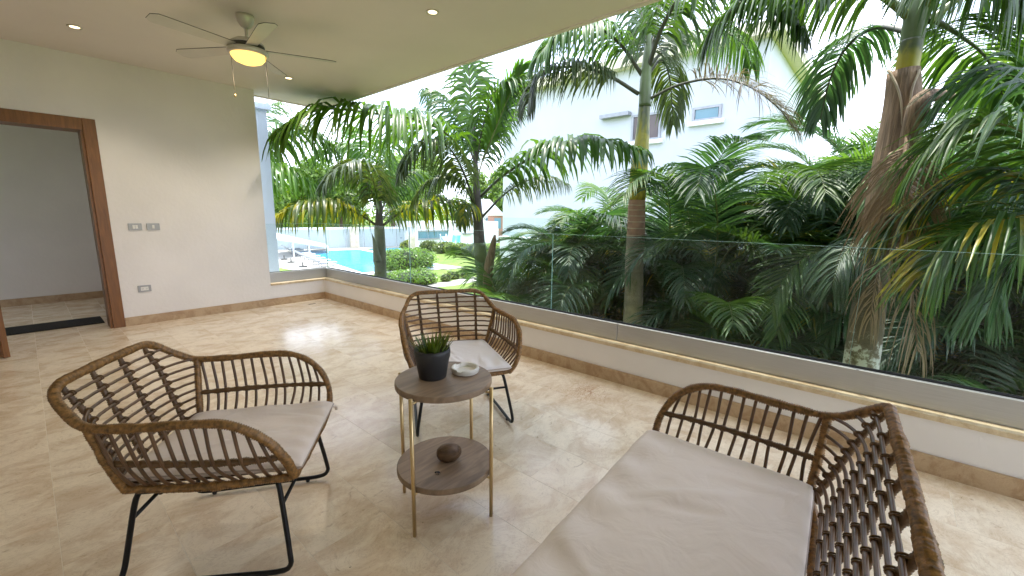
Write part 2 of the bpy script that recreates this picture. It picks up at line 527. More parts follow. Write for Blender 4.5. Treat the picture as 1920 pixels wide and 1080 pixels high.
def cushion_mat(name, c):
    mt, n, out = new_mat(name)
    b = N(n, 'ShaderNodeBsdfPrincipled')
    b.inputs['Roughness'].default_value = 0.8
    b.inputs['Sheen Weight'].default_value = 0.25
    tc = N(n, 'ShaderNodeTexCoord')
    no = N(n, 'ShaderNodeTexNoise')
    no.inputs['Scale'].default_value = 3.0
    no.inputs['Detail'].default_value = 4
    n.links.new(tc.outputs['Object'], no.inputs['Vector'])
    rp = ramp(n, [(0.3, tuple(x * .93 for x in c)), (0.7, c)])
    n.links.new(no.outputs['Fac'], rp.inputs['Fac'])
    n.links.new(rp.outputs[0], b.inputs['Base Color'])
    wv = N(n, 'ShaderNodeTexNoise')
    wv.inputs['Scale'].default_value = 9
    wv.inputs['Detail'].default_value = 3
    wv.inputs['Distortion'].default_value = 1.0
    n.links.new(tc.outputs['Object'], wv.inputs['Vector'])
    w2 = N(n, 'ShaderNodeTexNoise')
    w2.inputs['Scale'].default_value = 500
    n.links.new(tc.outputs['Object'], w2.inputs['Vector'])
    b1 = N(n, 'ShaderNodeBump')
    b1.inputs['Strength'].default_value = 0.25
    b1.inputs['Distance'].default_value = 0.02
    n.links.new(wv.outputs['Fac'], b1.inputs['Height'])
    b2 = N(n, 'ShaderNodeBump')
    b2.inputs['Strength'].default_value = 0.15
    b2.inputs['Distance'].default_value = 0.002
    n.links.new(w2.outputs['Fac'], b2.inputs['Height'])
    n.links.new(b1.outputs[0], b2.inputs['Normal'])
    n.links.new(b2.outputs[0], b.inputs['Normal'])
    n.links.new(b.outputs[0], out.inputs[0])
    return mt


M['cushion'] = cushion_mat('cushion_fabric', (0.80, 0.685, 0.61))
M['cushion_white'] = cushion_mat('cushion_fabric_pale', (0.78, 0.73, 0.72))
M['piping'] = simple('cushion_seam', (0.44, 0.36, 0.31), 0.8)


def lawn_mat():
    mt, n, out = new_mat('lawn_grass')
    b = N(n, 'ShaderNodeBsdfPrincipled')
    b.inputs['Roughness'].default_value = 0.9
    geo = N(n, 'ShaderNodeNewGeometry')
    no = N(n, 'ShaderNodeTexNoise')
    no.inputs['Scale'].default_value = 0.35
    no.inputs['Detail'].default_value = 10
    no.inputs['Roughness'].default_value = 0.7
    n.links.new(geo.outputs['Position'], no.inputs['Vector'])
    rp = ramp(n, [(0.3, (0.085, 0.15, 0.022)), (0.5, (0.14, 0.21, 0.03)), (0.7, (0.19, 0.25, 0.045))])
    n.links.new(no.outputs['Fac'], rp.inputs['Fac'])
    n.links.new(rp.outputs[0], b.inputs['Base Color'])
    n2 = N(n, 'ShaderNodeTexNoise')
    n2.inputs['Scale'].default_value = 14
    n2.inputs['Detail'].default_value = 6
    n.links.new(geo.outputs['Position'], n2.inputs['Vector'])
    bp = N(n, 'ShaderNodeBump')
    bp.inputs['Strength'].default_value = 0.6
    bp.inputs['Distance'].default_value = 0.06
    n.links.new(n2.outputs['Fac'], bp.inputs['Height'])
    n.links.new(bp.outputs[0], b.inputs['Normal'])
    n.links.new(b.outputs[0], out.inputs[0])
    return mt


M['lawn'] = lawn_mat()


def water_mat():
    mt, n, out = new_mat('pool_water')
    b = N(n, 'ShaderNodeBsdfPrincipled')
    b.inputs['Roughness'].default_value = 0.12
    b.inputs['Specular IOR Level'].default_value = 0.08
    b.inputs['IOR'].default_value = 1.12
    geo = N(n, 'ShaderNodeNewGeometry')
    n2 = N(n, 'ShaderNodeTexNoise')
    n2.inputs['Scale'].default_value = 1.6
    n2.inputs['Detail'].default_value = 4
    n.links.new(geo.outputs['Position'], n2.inputs['Vector'])
    rp = ramp(n, [(0.3, (0.020, 0.20, 0.36)), (0.7, (0.045, 0.26, 0.41))])
    n.links.new(n2.outputs['Fac'], rp.inputs['Fac'])
    n.links.new(rp.outputs[0], b.inputs['Base Color'])
    bp = N(n, 'ShaderNodeBump')
    bp.inputs['Strength'].default_value = 0.12
    bp.inputs['Distance'].default_value = 0.05
    n.links.new(n2.outputs['Fac'], bp.inputs['Height'])
    n.links.new(bp.outputs[0], b.inputs['Normal'])
    n.links.new(b.outputs[0], out.inputs[0])
    return mt


M['water'] = water_mat()


# ---------------------------------------------------------------- mesh helpers
class MB:
    def __init__(self):
        self.v = []
        self.f = []
        self.n = 0

    def add(self, verts, faces):
        verts = np.asarray(verts, float)
        self.v.append(verts)
        k = self.n
        self.f.extend([tuple(i + k for i in f) for f in faces])
        self.n += len(verts)
        return self

    def box(self, lo, hi, bev=0.0):
        x0, y0, z0 = lo
        x1, y1, z1 = hi
        if bev <= 0:
            v = [(x0, y0, z0), (x1, y0, z0), (x1, y1, z0), (x0, y1, z0), (x0, y0, z1), (x1, y0, z1), (x1, y1, z1), (x0, y1, z1)]
            f = [(0, 3, 2, 1), (4, 5, 6, 7), (0, 1, 5, 4), (1, 2, 6, 5), (2, 3, 7, 6), (3, 0, 4, 7)]
            return self.add(v, f)
        b = bev                                     # chamfered top and vertical edges
        def ring(d, z):
            return [(x0 + d, y0 + d * 0, z), (x1 - d, y0, z), (x1, y0 + d, z), (x1, y1 - d, z), (x1 - d, y1, z), (x0 + d, y1, z), (x0, y1 - d, z), (x0, y0 + d, z)]
        r0 = ring(b, z0)
        r1 = ring(b, z1 - b)
        r2 = [(x0 + b * 1.4, y0 + b, z1), (x1 - b * 1.4, y0 + b, z1), (x1 - b, y0 + b * 1.4, z1), (x1 - b, y1 - b * 1.4, z1), (x1 - b * 1.4, y1 - b, z1), (x0 + b * 1.4, y1 - b, z1), (x0 + b, y1 - b * 1.4, z1), (x0 + b, y0 + b * 1.4, z1)]
        v = r0 + r1 + r2
        f = []
        for a in (0, 8):
            for i in range(8):
                j = (i + 1) % 8
                f.append((a + i, a + j, a + 8 + j, a + 8 + i))
        f.append(tuple(range(16, 24)))
        f.append(tuple(range(7, -1, -1)))
        return self.add(v, f)

    def tube(self, pts, r, sides=8, cap=True, closed=False):
        pts = np.asarray(pts, float)
        n = len(pts)
        r = np.full(n, r) if np.isscalar(r) else np.asarray(r, float)
        if closed:
            t = np.roll(pts, -1, 0) - np.roll(pts, 1, 0)
        else:
            t = np.gradient(pts, axis=0)
        t /= np.linalg.norm(t, axis=1)[:, None] + 1e-12
        a = np.array([0, 0, 1.0]) if abs(t[0][2]) < 0.9 else np.array([1.0, 0, 0])
        u = np.cross(t[0], a)
        u /= np.linalg.norm(u)
        ang = np.linspace(0, 2 * math.pi, sides, endpoint=False)
        ca, sa = np.cos(ang), np.sin(ang)
        vs = np.empty((n, sides, 3))
        for i in range(n):
            u = u - t[i] * u.dot(t[i])
            u /= np.linalg.norm(u) + 1e-12
            b = np.cross(t[i], u)
            vs[i] = pts[i] + r[i] * (ca[:, None] * u + sa[:, None] * b)
        f = []
        last = n if closed else n - 1
        for i in range(last):
            p, q = i * sides, ((i + 1) % n) * sides
            for k in range(sides):
                l = (k + 1) % sides
                f.append((p + k, p + l, q + l, q + k))
        if cap and not closed:
            f.append(tuple(range(sides - 1, -1, -1)))
            f.append(tuple((n - 1) * sides + k for k in range(sides)))
        return self.add(vs.reshape(-1, 3), f)

    def lathe(self, prof, seg=32, c=(0, 0, 0)):
        v, f = [], []
        for r_, z in prof:
            for k in range(seg):
                a = 2 * math.pi * k / seg
                v.append((c[0] + r_ * math.cos(a), c[1] + r_ * math.sin(a), c[2] + z))
        for i in range(len(prof) - 1):
            for k in range(seg):
                l = (k + 1) % seg
                f.append((i * seg + k, i * seg + l, (i + 1) * seg + l, (i + 1) * seg + k))
        if prof[0][0] > 1e-4:
            f.append(tuple(range(seg - 1, -1, -1)))
        if prof[-1][0] > 1e-4:
            f.append(tuple((len(prof) - 1) * seg + k for k in range(seg)))
        return self.add(v, f)

    def mesh(self, name, smooth=False):
        me = bpy.data.meshes.new(name)
        v = np.concatenate(self.v) if self.v else np.zeros((0, 3))
        me.from_pydata(v.tolist(), [], self.f)
        if smooth:
            me.polygons.foreach_set('use_smooth', [True] * len(me.polygons))
        me.update()
        return me

    def build(self, name, mat, parent=None, smooth=False):
        return put(name, self.mesh(name, smooth), mat, parent)


def put(name, me, mat, parent=None, loc=None, rot=None):
    if mat is not None and not me.materials:
        me.materials.append(M[mat] if isinstance(mat, str) else mat)
    o = bpy.data.objects.new(name, me)
    COL.objects.link(o)
    if parent is not None:
        o.parent = parent
    if loc is not None:
        o.location = loc
    if rot is not None:
        o.rotation_euler = rot
    return o


def tag(o, label=None, cat=None, group=None, kind=None):
    if label:
        o['label'] = label
    if cat:
        o['category'] = cat
    if group:
        o['group'] = group
    if kind:
        o['kind'] = kind
    return o


def thing(name, label, cat, loc=(0, 0, 0), rz=0.0, group=None):
    o = bpy.data.objects.new(name, None)
    o.empty_display_size = 0.1
    COL.objects.link(o)
    o.location = loc
    o.rotation_euler = (0, 0, rz)
    return tag(o, label, cat, group)


def spline(pts, n=40, closed=False):
    """Catmull-Rom through the points, resampled to even steps"""
    P = np.asarray(pts, float)
    m_ = len(P)
    out = []
    segs = m_ if closed else m_ - 1
    for i in range(segs):
        if closed:
            p0, p1, p2, p3 = P[(i - 1) % m_], P[i], P[(i + 1) % m_], P[(i + 2) % m_]
        else:
            p1, p2 = P[i], P[i + 1]
            p0 = P[i - 1] if i > 0 else 2 * p1 - p2
            p3 = P[i + 2] if i + 2 < m_ else 2 * p2 - p1
        for t in np.linspace(0, 1, 16, endpoint=False):
            out.append(0.5 * ((2 * p1) + (-p0 + p2) * t + (2 * p0 - 5 * p1 + 4 * p2 - p3) * t * t + (-p0 + 3 * p1 - 3 * p2 + p3) * t ** 3))
    out.append(P[0] if closed else P[-1])
    return resample(np.array(out), n)


def resample(c, n):
    d = np.concatenate([[0], np.cumsum(np.linalg.norm(np.diff(c, axis=0), axis=1))])
    s = np.linspace(0, d[-1], n)
    return np.stack([np.interp(s, d, c[:, k]) for k in range(3)], 1)


def clen(c):
    return np.linalg.norm(np.diff(c, axis=0), axis=1).sum()


def wrapped(c, r, pitch=0.0075, amp=0.13, sides=9, closed=False, knots=()):
    """a cane wound with cord: one ridge per turn, thicker where knots sit"""
    L = clen(c)
    turns = max(4, int(L / pitch))
    n = turns * 2
    p = resample(c, n + 1)
    rr = r * (1 + amp * np.where(np.arange(n + 1) % 2 == 0, 1, -1) + rng.normal(0, 0.035, n + 1))
    lump = np.interp(np.arange(n + 1), np.arange(0, n + 12, 11), rng.normal(0, .075, len(np.arange(0, n + 12, 11))))
    if closed:
        lump[-11:] *= np.linspace(1, 0, 11)
    rr = rr * (1 + lump)
    s = np.linspace(0, 1, n + 1)
    for k in knots:
        rr = rr * (1 + 0.35 * np.exp(-((s - k) * L / 0.012) ** 2))
    if closed:
        p, rr = p[:-1], rr[:-1]
    return p, rr


# ================================================================ TERRACE (setting)
XR, YW, ZC = 2.93, 6.38, 2.862
XEND = 2.184
SILL = 0.3136
floor = MB().box((-2.6, -3.6, -0.30), (3.22, 8.95, -0.0006)).build('floor', 'grout')
tag(floor, kind='structure')
TW, TL = 0.3167, 0.6334
tile_me = MB().box((0.0010, 0.0010, -0.012), (TW - 0.0010, TL - 0.0010, 0.0), 0.0004).mesh('tile')
tile_me.materials.append(M['floor'])
x0 = -0.057 - TW * 5
for i in range(15):
    xs = x0 + i * TW
    ys = 1.19 + (0 if (i % 2 == 0) else TL / 2) - TL * 5
    for j in range(19):
        y = ys + j * TL
        if xs > XR + 0.02 or y < -2.2 or y > 8.9:
            continue
        if y > YW - 0.1 and xs > 0.75:
            continue
        t = bpy.data.objects.new('tile', tile_me)
        COL.objects.link(t)
        t.parent = floor
        t.location = (xs, y, 0)

ceil = MB().box((-2.6, -3.6, ZC), (3.257, 6.682, ZC + 0.38)).build('ceiling', 'ceiling')
tag(ceil, kind='structure')
MB().box((3.215, -3.6, ZC - 0.012), (3.262, 6.687, ZC + 0.01)).box((-2.6, 6.645, ZC - 0.012), (3.214, 6.687, ZC + 0.01)).build('drip_edge', 'ceiling', ceil)

DX0, DX1, DZ = -0.42, 0.53, 2.12           # door opening
wall = MB()
wall.box((-2.6, YW, -0.005), (DX0, 6.62, ZC))
wall.box((DX0, YW, DZ + 0.02), (DX1, 6.62, ZC))
wall.box((DX1, YW, -0.005), (XEND, 6.62, ZC))
wall = tag(wall.build('wall_left', 'plaster'), kind='structure')
MB().box((DX1 + 0.104, YW - 0.014, 0), (XR + 0.013, YW + 0.001, 0.1005), 0.003).build('skirting', 'base_stone', wall)
MB().box((-2.6, YW - 0.014, 0), (DX0 - 0.104, YW + 0.001, 0.1005), 0.003).build('skirting', 'base_stone', wall)

low = MB()
low.box((XR + 0.014, -3.6, -0.3), (3.215, 6.62, SILL - 0.028))
low.box((XEND, YW + 0.002, -0.3), (XR + 0.014, 6.62, SILL - 0.028))
low = tag(low.build('low_wall', 'plaster'), kind='structure')
MB().box((XR, -3.6, 0), (XR + 0.015, YW - 0.015, 0.1005), 0.003).build('skirting', 'base_stone', low)
MB().box((XR + 0.004, -3.6, SILL - 0.028), (3.235, 6.64, SILL), 0.003).build('sill', 'sill', low)
MB().box((XEND + 0.002, YW - 0.010, SILL - 0.028), (XR + 0.003, 6.64, SILL), 0.003).build('sill', 'sill', low)

back = tag(MB().box((-2.75, -3.6, -0.3), (-2.6, 8.25, ZC + .38)).build('wall_back', 'plaster'), kind='structure')
tag(MB().box((-2.6, -3.75, -0.3), (0.1, -3.6, ZC + .38)).build('wall_fill_blocker', 'plaster'), kind='structure')  # unseen wall added to cut fill light, stopping short to let daylight in
# corridor behind the door
hall = MB()
hall.box((-2.6, 8.83, -0.005), (0.70, 8.95, ZC))
hall.box((0.70, 6.62, -0.005), (0.82, 8.95, ZC))
hall.box((-2.6, 6.62, ZC - 0.2), (0.70, 8.83, ZC - 0.1))
hall = tag(hall.build('wall_corridor', 'plaster'), kind='structure')
MB().box((-2.6, 8.815, 0), (0.70, 8.83, 0.10)).box((0.685, 6.62, 0), (0.70, 8.814, 0.10)).build('skirting', 'base_stone', hall)

# pale pier of the house just outside the glass
pl = ony((474, 350), 7.05)
pr = ony((511, 350), 7.05)
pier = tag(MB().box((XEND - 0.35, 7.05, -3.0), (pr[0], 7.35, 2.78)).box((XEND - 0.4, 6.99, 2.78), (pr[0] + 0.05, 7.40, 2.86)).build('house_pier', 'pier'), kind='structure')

# ---------------------------------------------------------------- glass railing
rail = thing('glass_railing', 'frameless glass railing in a grey metal channel along the low wall', 'railing', (3.06, 2.0, SILL))


def local(o, mb_, name, mat, smooth=False):
    """mesh built in world coordinates, stored relative to its thing"""
    me = mb_.mesh(name, smooth)
    inv = (Matrix.Translation(o.location) @ Matrix.Rotation(o.rotation_euler.z, 4, 'Z')).inverted()
    me.transform(inv)
    return put(name, me, mat, o)


ZG0, ZG1, ZGT = SILL + 0.001, 0.4524, 1.1376
for a, b in ((1.509, 6.468), (-3.55, 1.505)):
    local(rail, MB().box((3.02, a, ZG0), (3.048, b, ZG1), 0.002), 'channel', 'alu')
    local(rail, MB().box((3.074, a, ZG0), (3.10, b, ZG1), 0.002), 'channel', 'alu')
local(rail, MB().box((XEND + 0.004, 6.47, ZG0), (3.05, 6.498, ZG1), 0.002), 'channel', 'alu')
local(rail, MB().box((XEND + 0.004, 6.525, ZG0), (3.10, 6.55, ZG1), 0.002), 'channel', 'alu')
local(rail, MB().box((3.0485, -3.55, ZG0 + 0.05), (3.0535, 6.46, ZG1 + 0.009)), 'gasket', 'rubber')
local(rail, MB().box((3.0685, -3.55, ZG0 + 0.05), (3.0735, 6.46, ZG1 + 0.009)), 'gasket', 'rubber')
local(rail, MB().box((XEND + 0.006, 6.4985, ZG0 + .05), (3.04, 6.5035, ZG1 + 0.009)), 'gasket', 'rubber')
joints = [6.49, 4.32, 2.19, 0.06, -2.07]
for a, b in zip(joints[:-1], joints[1:]):
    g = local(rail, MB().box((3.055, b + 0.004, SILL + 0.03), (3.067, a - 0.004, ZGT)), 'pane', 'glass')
    local(rail, MB().box((3.0552, b + 0.004, ZGT + 0.0002), (3.0668, a - 0.004, ZGT + 0.0022)), 'pane_edge', 'glass_edge')
    local(rail, MB().box((3.0552, a - 0.0038, SILL + 0.14), (3.0668, a - 0.0022, ZGT)), 'pane_edge', 'glass_edge')
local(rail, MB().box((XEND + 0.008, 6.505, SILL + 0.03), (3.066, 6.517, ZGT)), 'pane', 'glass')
local(rail, MB().box((XEND + 0.008, 6.5052, ZGT + .0002), (3.066, 6.5168, ZGT + 0.0022)), 'pane_edge', 'glass_edge')

# ---------------------------------------------------------------- door
door = thing('wooden_door', 'brown wooden door frame with its leaf standing open, in the left wall', 'door', (0.05, YW, 0))
local(door, MB().box((DX1, YW - 0.018, 0), (DX1 + 0.102, YW + 0.004, DZ + 0.118), 0.003), 'casing', 'wood')
local(door, MB().box((DX0 - 0.102, YW - 0.018, 0), (DX0, YW + 0.004, DZ + 0.118), 0.003), 'casing', 'wood')
local(door, MB().box((DX0 + 0.0005, YW - 0.0175, DZ), (DX1 - 0.0005, YW + 0.004, DZ + 0.1175), 0.003), 'casing', 'wood')
local(door, MB().box((DX1 - 0.022, YW + 0.0045, 0), (DX1 - 0.0005, 6.635, DZ)), 'jamb', 'wood')
local(door, MB().box((DX0 + 0.0005, YW + 0.0045, 0), (DX0 + 0.022, 6.635, DZ)), 'jamb', 'wood')
local(door, MB().box((DX0 + 0.0005, YW + 0.0045, DZ + 0.0005), (DX1 - 0.0005, 6.635, DZ + 0.02)), 'jamb', 'wood')
lf = MB().box((0, -0.02, 0.008), (0.665, 0.02, DZ - 0.01), 0.002)
leaf_o = put('leaf', lf.mesh('leaf'), 'wood', door)
ang = math.atan2(5.735 - 6.352, -0.238 + 0.415)
leaf_o.location = (-0.415 - 0.05, 6.352 - YW, 0)
leaf_o.rotation_euler = (0, 0, ang)
hd = MB().tube([(0.60, -0.02, 1.0), (0.60, -0.065, 1.0), (0.49, -0.065, 1.0)], 0.009, 8).lathe([(0.026, 0), (0.026, 0.006)], 16, (0.60, -0.03, 0.99))
put('handle', hd.mesh('handle', True), 'alu', leaf_o)

tag(MB().box((-0.30, 6.76, 0.001), (0.495, 7.19, 0.012), 0.004).build('door_mat', 'mat'), 'flat black mat lying on the stone floor in the doorway', 'mat')


# ---------------------------------------------------------------- switches, socket, drain
def wall_plate(name, label, cat, px, pz, rockers, group=None):
    o = thing(name, label, cat, (px, YW, pz), 0, group)
    put('plate', MB().box((-0.059, -0.010, -0.038), (0.059, -0.0005, 0.038), 0.002).mesh('plate'), 'plate', o)
    if rockers == 'socket':
        put('socket', MB().box((-0.034, -0.0135, -0.021), (0.034, -0.0102, 0.021)).mesh('socket'), 'white_plastic', o)
        sl_ = MB()
        for s in (-0.018, 0.018):
            sl_.box((s - 0.006, -0.0142, -0.002), (s - 0.004, -0.0137, 0.008)).box((s + 0.004, -0.0142, -0.002), (s + 0.006, -0.0142 + .0005, 0.008)).box((s - 0.002, -0.0142, -0.010), (s + 0.002, -0.0137, -0.006))
        put('slot', sl_.mesh('slot'), 'dark', o)
    else:
        for s in rockers:
            r = put('rocker', MB().box((s - 0.0105, -0.015, -0.020), (s + 0.0105, -0.0102, 0.020), 0.001).mesh('rocker'), 'white_plastic', o)
    return o


wall_plate('light_switch', 'grey switch plate with two white rockers, nearer the door frame', 'light switch', 0.832, 1.122, (-0.0125, 0.0125), 'switches beside the door')
wall_plate('light_switch', 'grey switch plate with one white rocker, farther from the door frame', 'light switch', 0.991, 1.121, (0.0,), 'switches beside the door')
wall_plate('power_socket', 'grey plated power socket low on the white wall', 'socket', 0.84, 0.413, 'socket')
dr = thing('floor_drain', 'tiny dark drain slot in the floor near the terrace corner', 'drain', (2.61, 6.09, 0), 0.1)
put('grate', MB().box((-0.05, -0.012, 0.0005), (0.05, 0.012, 0.003), .001).mesh('grate'), 'dark', dr)


# ---------------------------------------------------------------- recessed lights and fan
def downlight(x, y, label, power):
    o = thing('recessed_light', label, 'ceiling light', (x, y, ZC), 0, 'recessed ceiling lights')
    prof = [(0.052, -0.0005), (0.052, -0.006), (0.046, -0.008), (0.034, -0.004), (0.034, -0.0005)]
    put('trim', MB().lathe(prof, 28).mesh('trim', True), 'fan_metal', o)
    put('lens', MB().lathe([(0.0001, -0.0045), (0.033, -0.0035), (0.033, -0.0008)], 24).mesh('lens', True), 'spot', o)
    l = bpy.data.lights.new('downlight', 'SPOT')
    l.energy = power
    l.color = (1.0, 0.86, 0.66)
    l.spot_size = rad(120)
    l.spot_blend = 0.6
    l.shadow_soft_size = 0.04
    lo = bpy.data.objects.new('lamp', l)
    COL.objects.link(lo)
    lo.parent = o
    lo.location = (0, 0, -0.02)


DL = 10
downlight(0.504, 5.476, 'lit round downlight in the ceiling above the door', DL)
downlight(2.271, 5.497, 'lit round downlight just beyond the fan blade tip', DL)
downlight(2.317, 2.869, 'lit round downlight alone near the ceiling edge', DL)

FX, FY = 1.385, 4.09
fan = thing('ceiling_fan', 'five blade ceiling fan with a glowing amber light bowl', 'ceiling fan', (FX, FY, ZC))
put('mount', MB().lathe([(0.066, -0.0005), (0.066, -0.02), (0.056, -0.055), (0.035, -0.088), (0.018, -0.098)], 28).mesh('mount', True), 'fan_metal', fan)
put('downrod', MB().tube([(0, 0, -0.085), (0, 0, -0.20)], 0.0125, 12).mesh('downrod', True), 'fan_metal', fan)
put('motor', MB().lathe([(0.02, -0.17), (0.085, -0.185), (0.118, -0.205), (0.126, -0.225)], 36).mesh('motor', True), 'fan_metal', fan)
put('vent_band', MB().lathe([(0.121, -0.2255), (0.124, -0.24), (0.121, -0.256)], 36).mesh('vent_band', True), 'fan_dark', fan)
put('lower_housing', MB().lathe([(0.10, -0.2565), (0.145, -0.262), (0.150, -0.285), (0.135, -0.30)], 36).mesh('lower_housing', True), 'fan_metal', fan)
put('light_bowl', MB().lathe([(0.128, -0.3005), (0.122, -0.318), (0.10, -0.345), (0.06, -0.362), (0.0001, -0.368)], 36).mesh('light_bowl', True), 'lamp', fan)
bl = bpy.data.lights.new('fan_lamp', 'SPOT')
bl.spot_size = rad(165)
bl.spot_blend = 0.35
bl.energy = 13
bl.color = (1.0, 0.80, 0.52)
bl.shadow_soft_size = 0.10
blo = bpy.data.objects.new('lamp', bl)
COL.objects.link(blo)
blo.parent = fan
blo.location = (0, 0, -0.385)


def blade_mesh():
    m_ = MB()
    n = 14
    top, bot = [], []
    for i in range(n + 1):
        t = i / n
        x = 0.115 + 0.55 * t
        hw = 0.045 + 0.022 * t
        if t > 0.9:
            hw *= math.sqrt(max(0.05, 1 - ((t - 0.9) / 0.1) ** 2 * 0.75))
        for s in (-1, 1):
            tl = rad(11)
            top.append((x, s * hw * math.cos(tl), -0.247 + s * hw * math.sin(tl)))
    v = np.array(top)
    b = v - np.array([0, 0, 0.006])
    f = []
    for i in range(n):
        a = 2 * i
        f.append((a, a + 2, a + 3, a + 1))
        o = 2 * (n + 1)
        f.append((o + a, o + a + 1, o + a + 3, o + a + 2))
        f.append((a, o + a, o + a + 2, a + 2))
        f.append((a + 1, a + 3, o + a + 3, o + a + 1))
    o = 2 * (n + 1)
    f.append((0, 1, o + 1, o))
    f.append((2 * n, o + 2 * n, o + 2 * n + 1, 2 * n + 1))
    m_.add(np.concatenate([v, b]), f)
    return m_.mesh('blade')


bme = blade_mesh()
vv_ = np.array([v.co[:] for v in bme.vertices])[:30] - np.array([0, 0, .003])
loop_ = np.concatenate([vv_[0::2], vv_[1::2][::-1]])
trim_me = MB().tube(loop_, 0.0024, 5, closed=True).mesh('edge_trim')
for k in range(5):
    bo = put('blade', bme, 'blade', fan, rot=(0, 0, rad(48 + 72 * k)))
    put('edge_trim', trim_me, 'fan_dark', bo)
for (dx, dy, zb, knob) in ((-0.100, 0.083, -0.60, True), (0.093, -0.10, -0.62, False)):
    c = put('pull_chain', MB().tube([(dx, dy, -0.285), (dx, dy, zb)], 0.0022, 6).mesh('pull_chain'), 'fan_dark', fan)
    if knob:
        put('pull_knob', MB().lathe([(0.0001, 0), (0.008, -0.008), (0.009, -0.02), (0.0001, -0.032)], 12, (dx, dy, zb)).mesh('pull_knob', True), 'brass', c)


# ================================================================ RATTAN SEATING
def cushion_mesh(u0, u1, v0f, v0b, z0, th, wr=0.0075, seed=1):
    """pillow: tapered plan, rounded edges, shallow wrinkles"""
    n, k = 96, 120
    r_ = np.random.default_rng(seed)
    ph = r_.uniform(0, 6.28, 12)
    U, V = np.meshgrid(np.linspace(0, 1, n), np.linspace(-1, 1, k), indexing='ij')
    e = 1 - np.clip((np.abs(2 * U - 1)) ** 10, 0, 1)
    g = 1 - np.clip(np.abs(V) ** 14, 0, 1)
    prof = (e * g) ** 0.38
    hw = v0b + (v0f - v0b) * U
    X = u0 + (u1 - u0) * U
    Y = hw * V
    wrk = wr * (np.sin(16 * U + 3 * V + ph[0]) * np.exp(-((V - .75) / .2) ** 2) + np.sin(19 * V + 4 * U + ph[1]) * np.exp(-((U - .9) / .12) ** 2)
                + .8 * np.sin(14 * U - 11 * V + ph[2]) * np.exp(-((U - .55) ** 2 + (V + .25) ** 2) / .03) + .5 * np.sin(7 * V + 5 * U + ph[3]) * 0.6)
    for (uc, vc, an, ln, wd, am) in [(.60, -.30, .5, .20, .035, 1.3), (.52, -.22, .35, .16, .03, -1.2), (.66, -.15, .7, .18, .035, 1.0), (.45, -.42, .6, .14, .03, .9), (.30, .55, 1.2, .25, .03, .7), (.8, .4, -.4, .22, .03, .6), (.25, -.7, .2, .2, .03, .7)]:
        du, dv = U - uc, (V - vc) * .8
        a_ = du * math.cos(an) + dv * math.sin(an)
        b_ = -du * math.sin(an) + dv * math.cos(an)
        wrk = wrk + wr * am * np.exp(-(b_ / wd) ** 2) * np.exp(-(a_ / ln) ** 2)
    crown = 0.16 * th * np.cos(math.pi / 2 * V) * np.sin(math.pi * U)
    Zt = z0 + th * 0.5 + th * 0.5 * prof + crown * 1.0 + wrk * prof
    Zb = z0 + th * 0.5 - th * 0.5 * prof
    v = np.concatenate([np.stack([X, Y, Zt], -1).reshape(-1, 3), np.stack([X, Y, Zb], -1).reshape(-1, 3)])
    f = []
    o = n * k
    for i in range(n - 1):
        for j in range(k - 1):
            a = i * k + j
            f.append((a, a + k, a + k + 1, a + 1))
            f.append((o + a, o + a + 1, o + a + k + 1, o + a + k))
    m_ = MB().add(v, f)
    edge = np.concatenate([[(X[i, -1], Y[i, -1], z0 + th * .5) for i in range(n)], [(X[-1, j], Y[-1, j], z0 + th * .5) for j in range(k - 1, -1, -1)],
                           [(X[i, 0], Y[i, 0], z0 + th * .5) for i in range(n - 1, -1, -1)], [(X[0, j], Y[0, j], z0 + th * .5) for j in range(k)]])
    return m_.mesh('cushion', True), edge


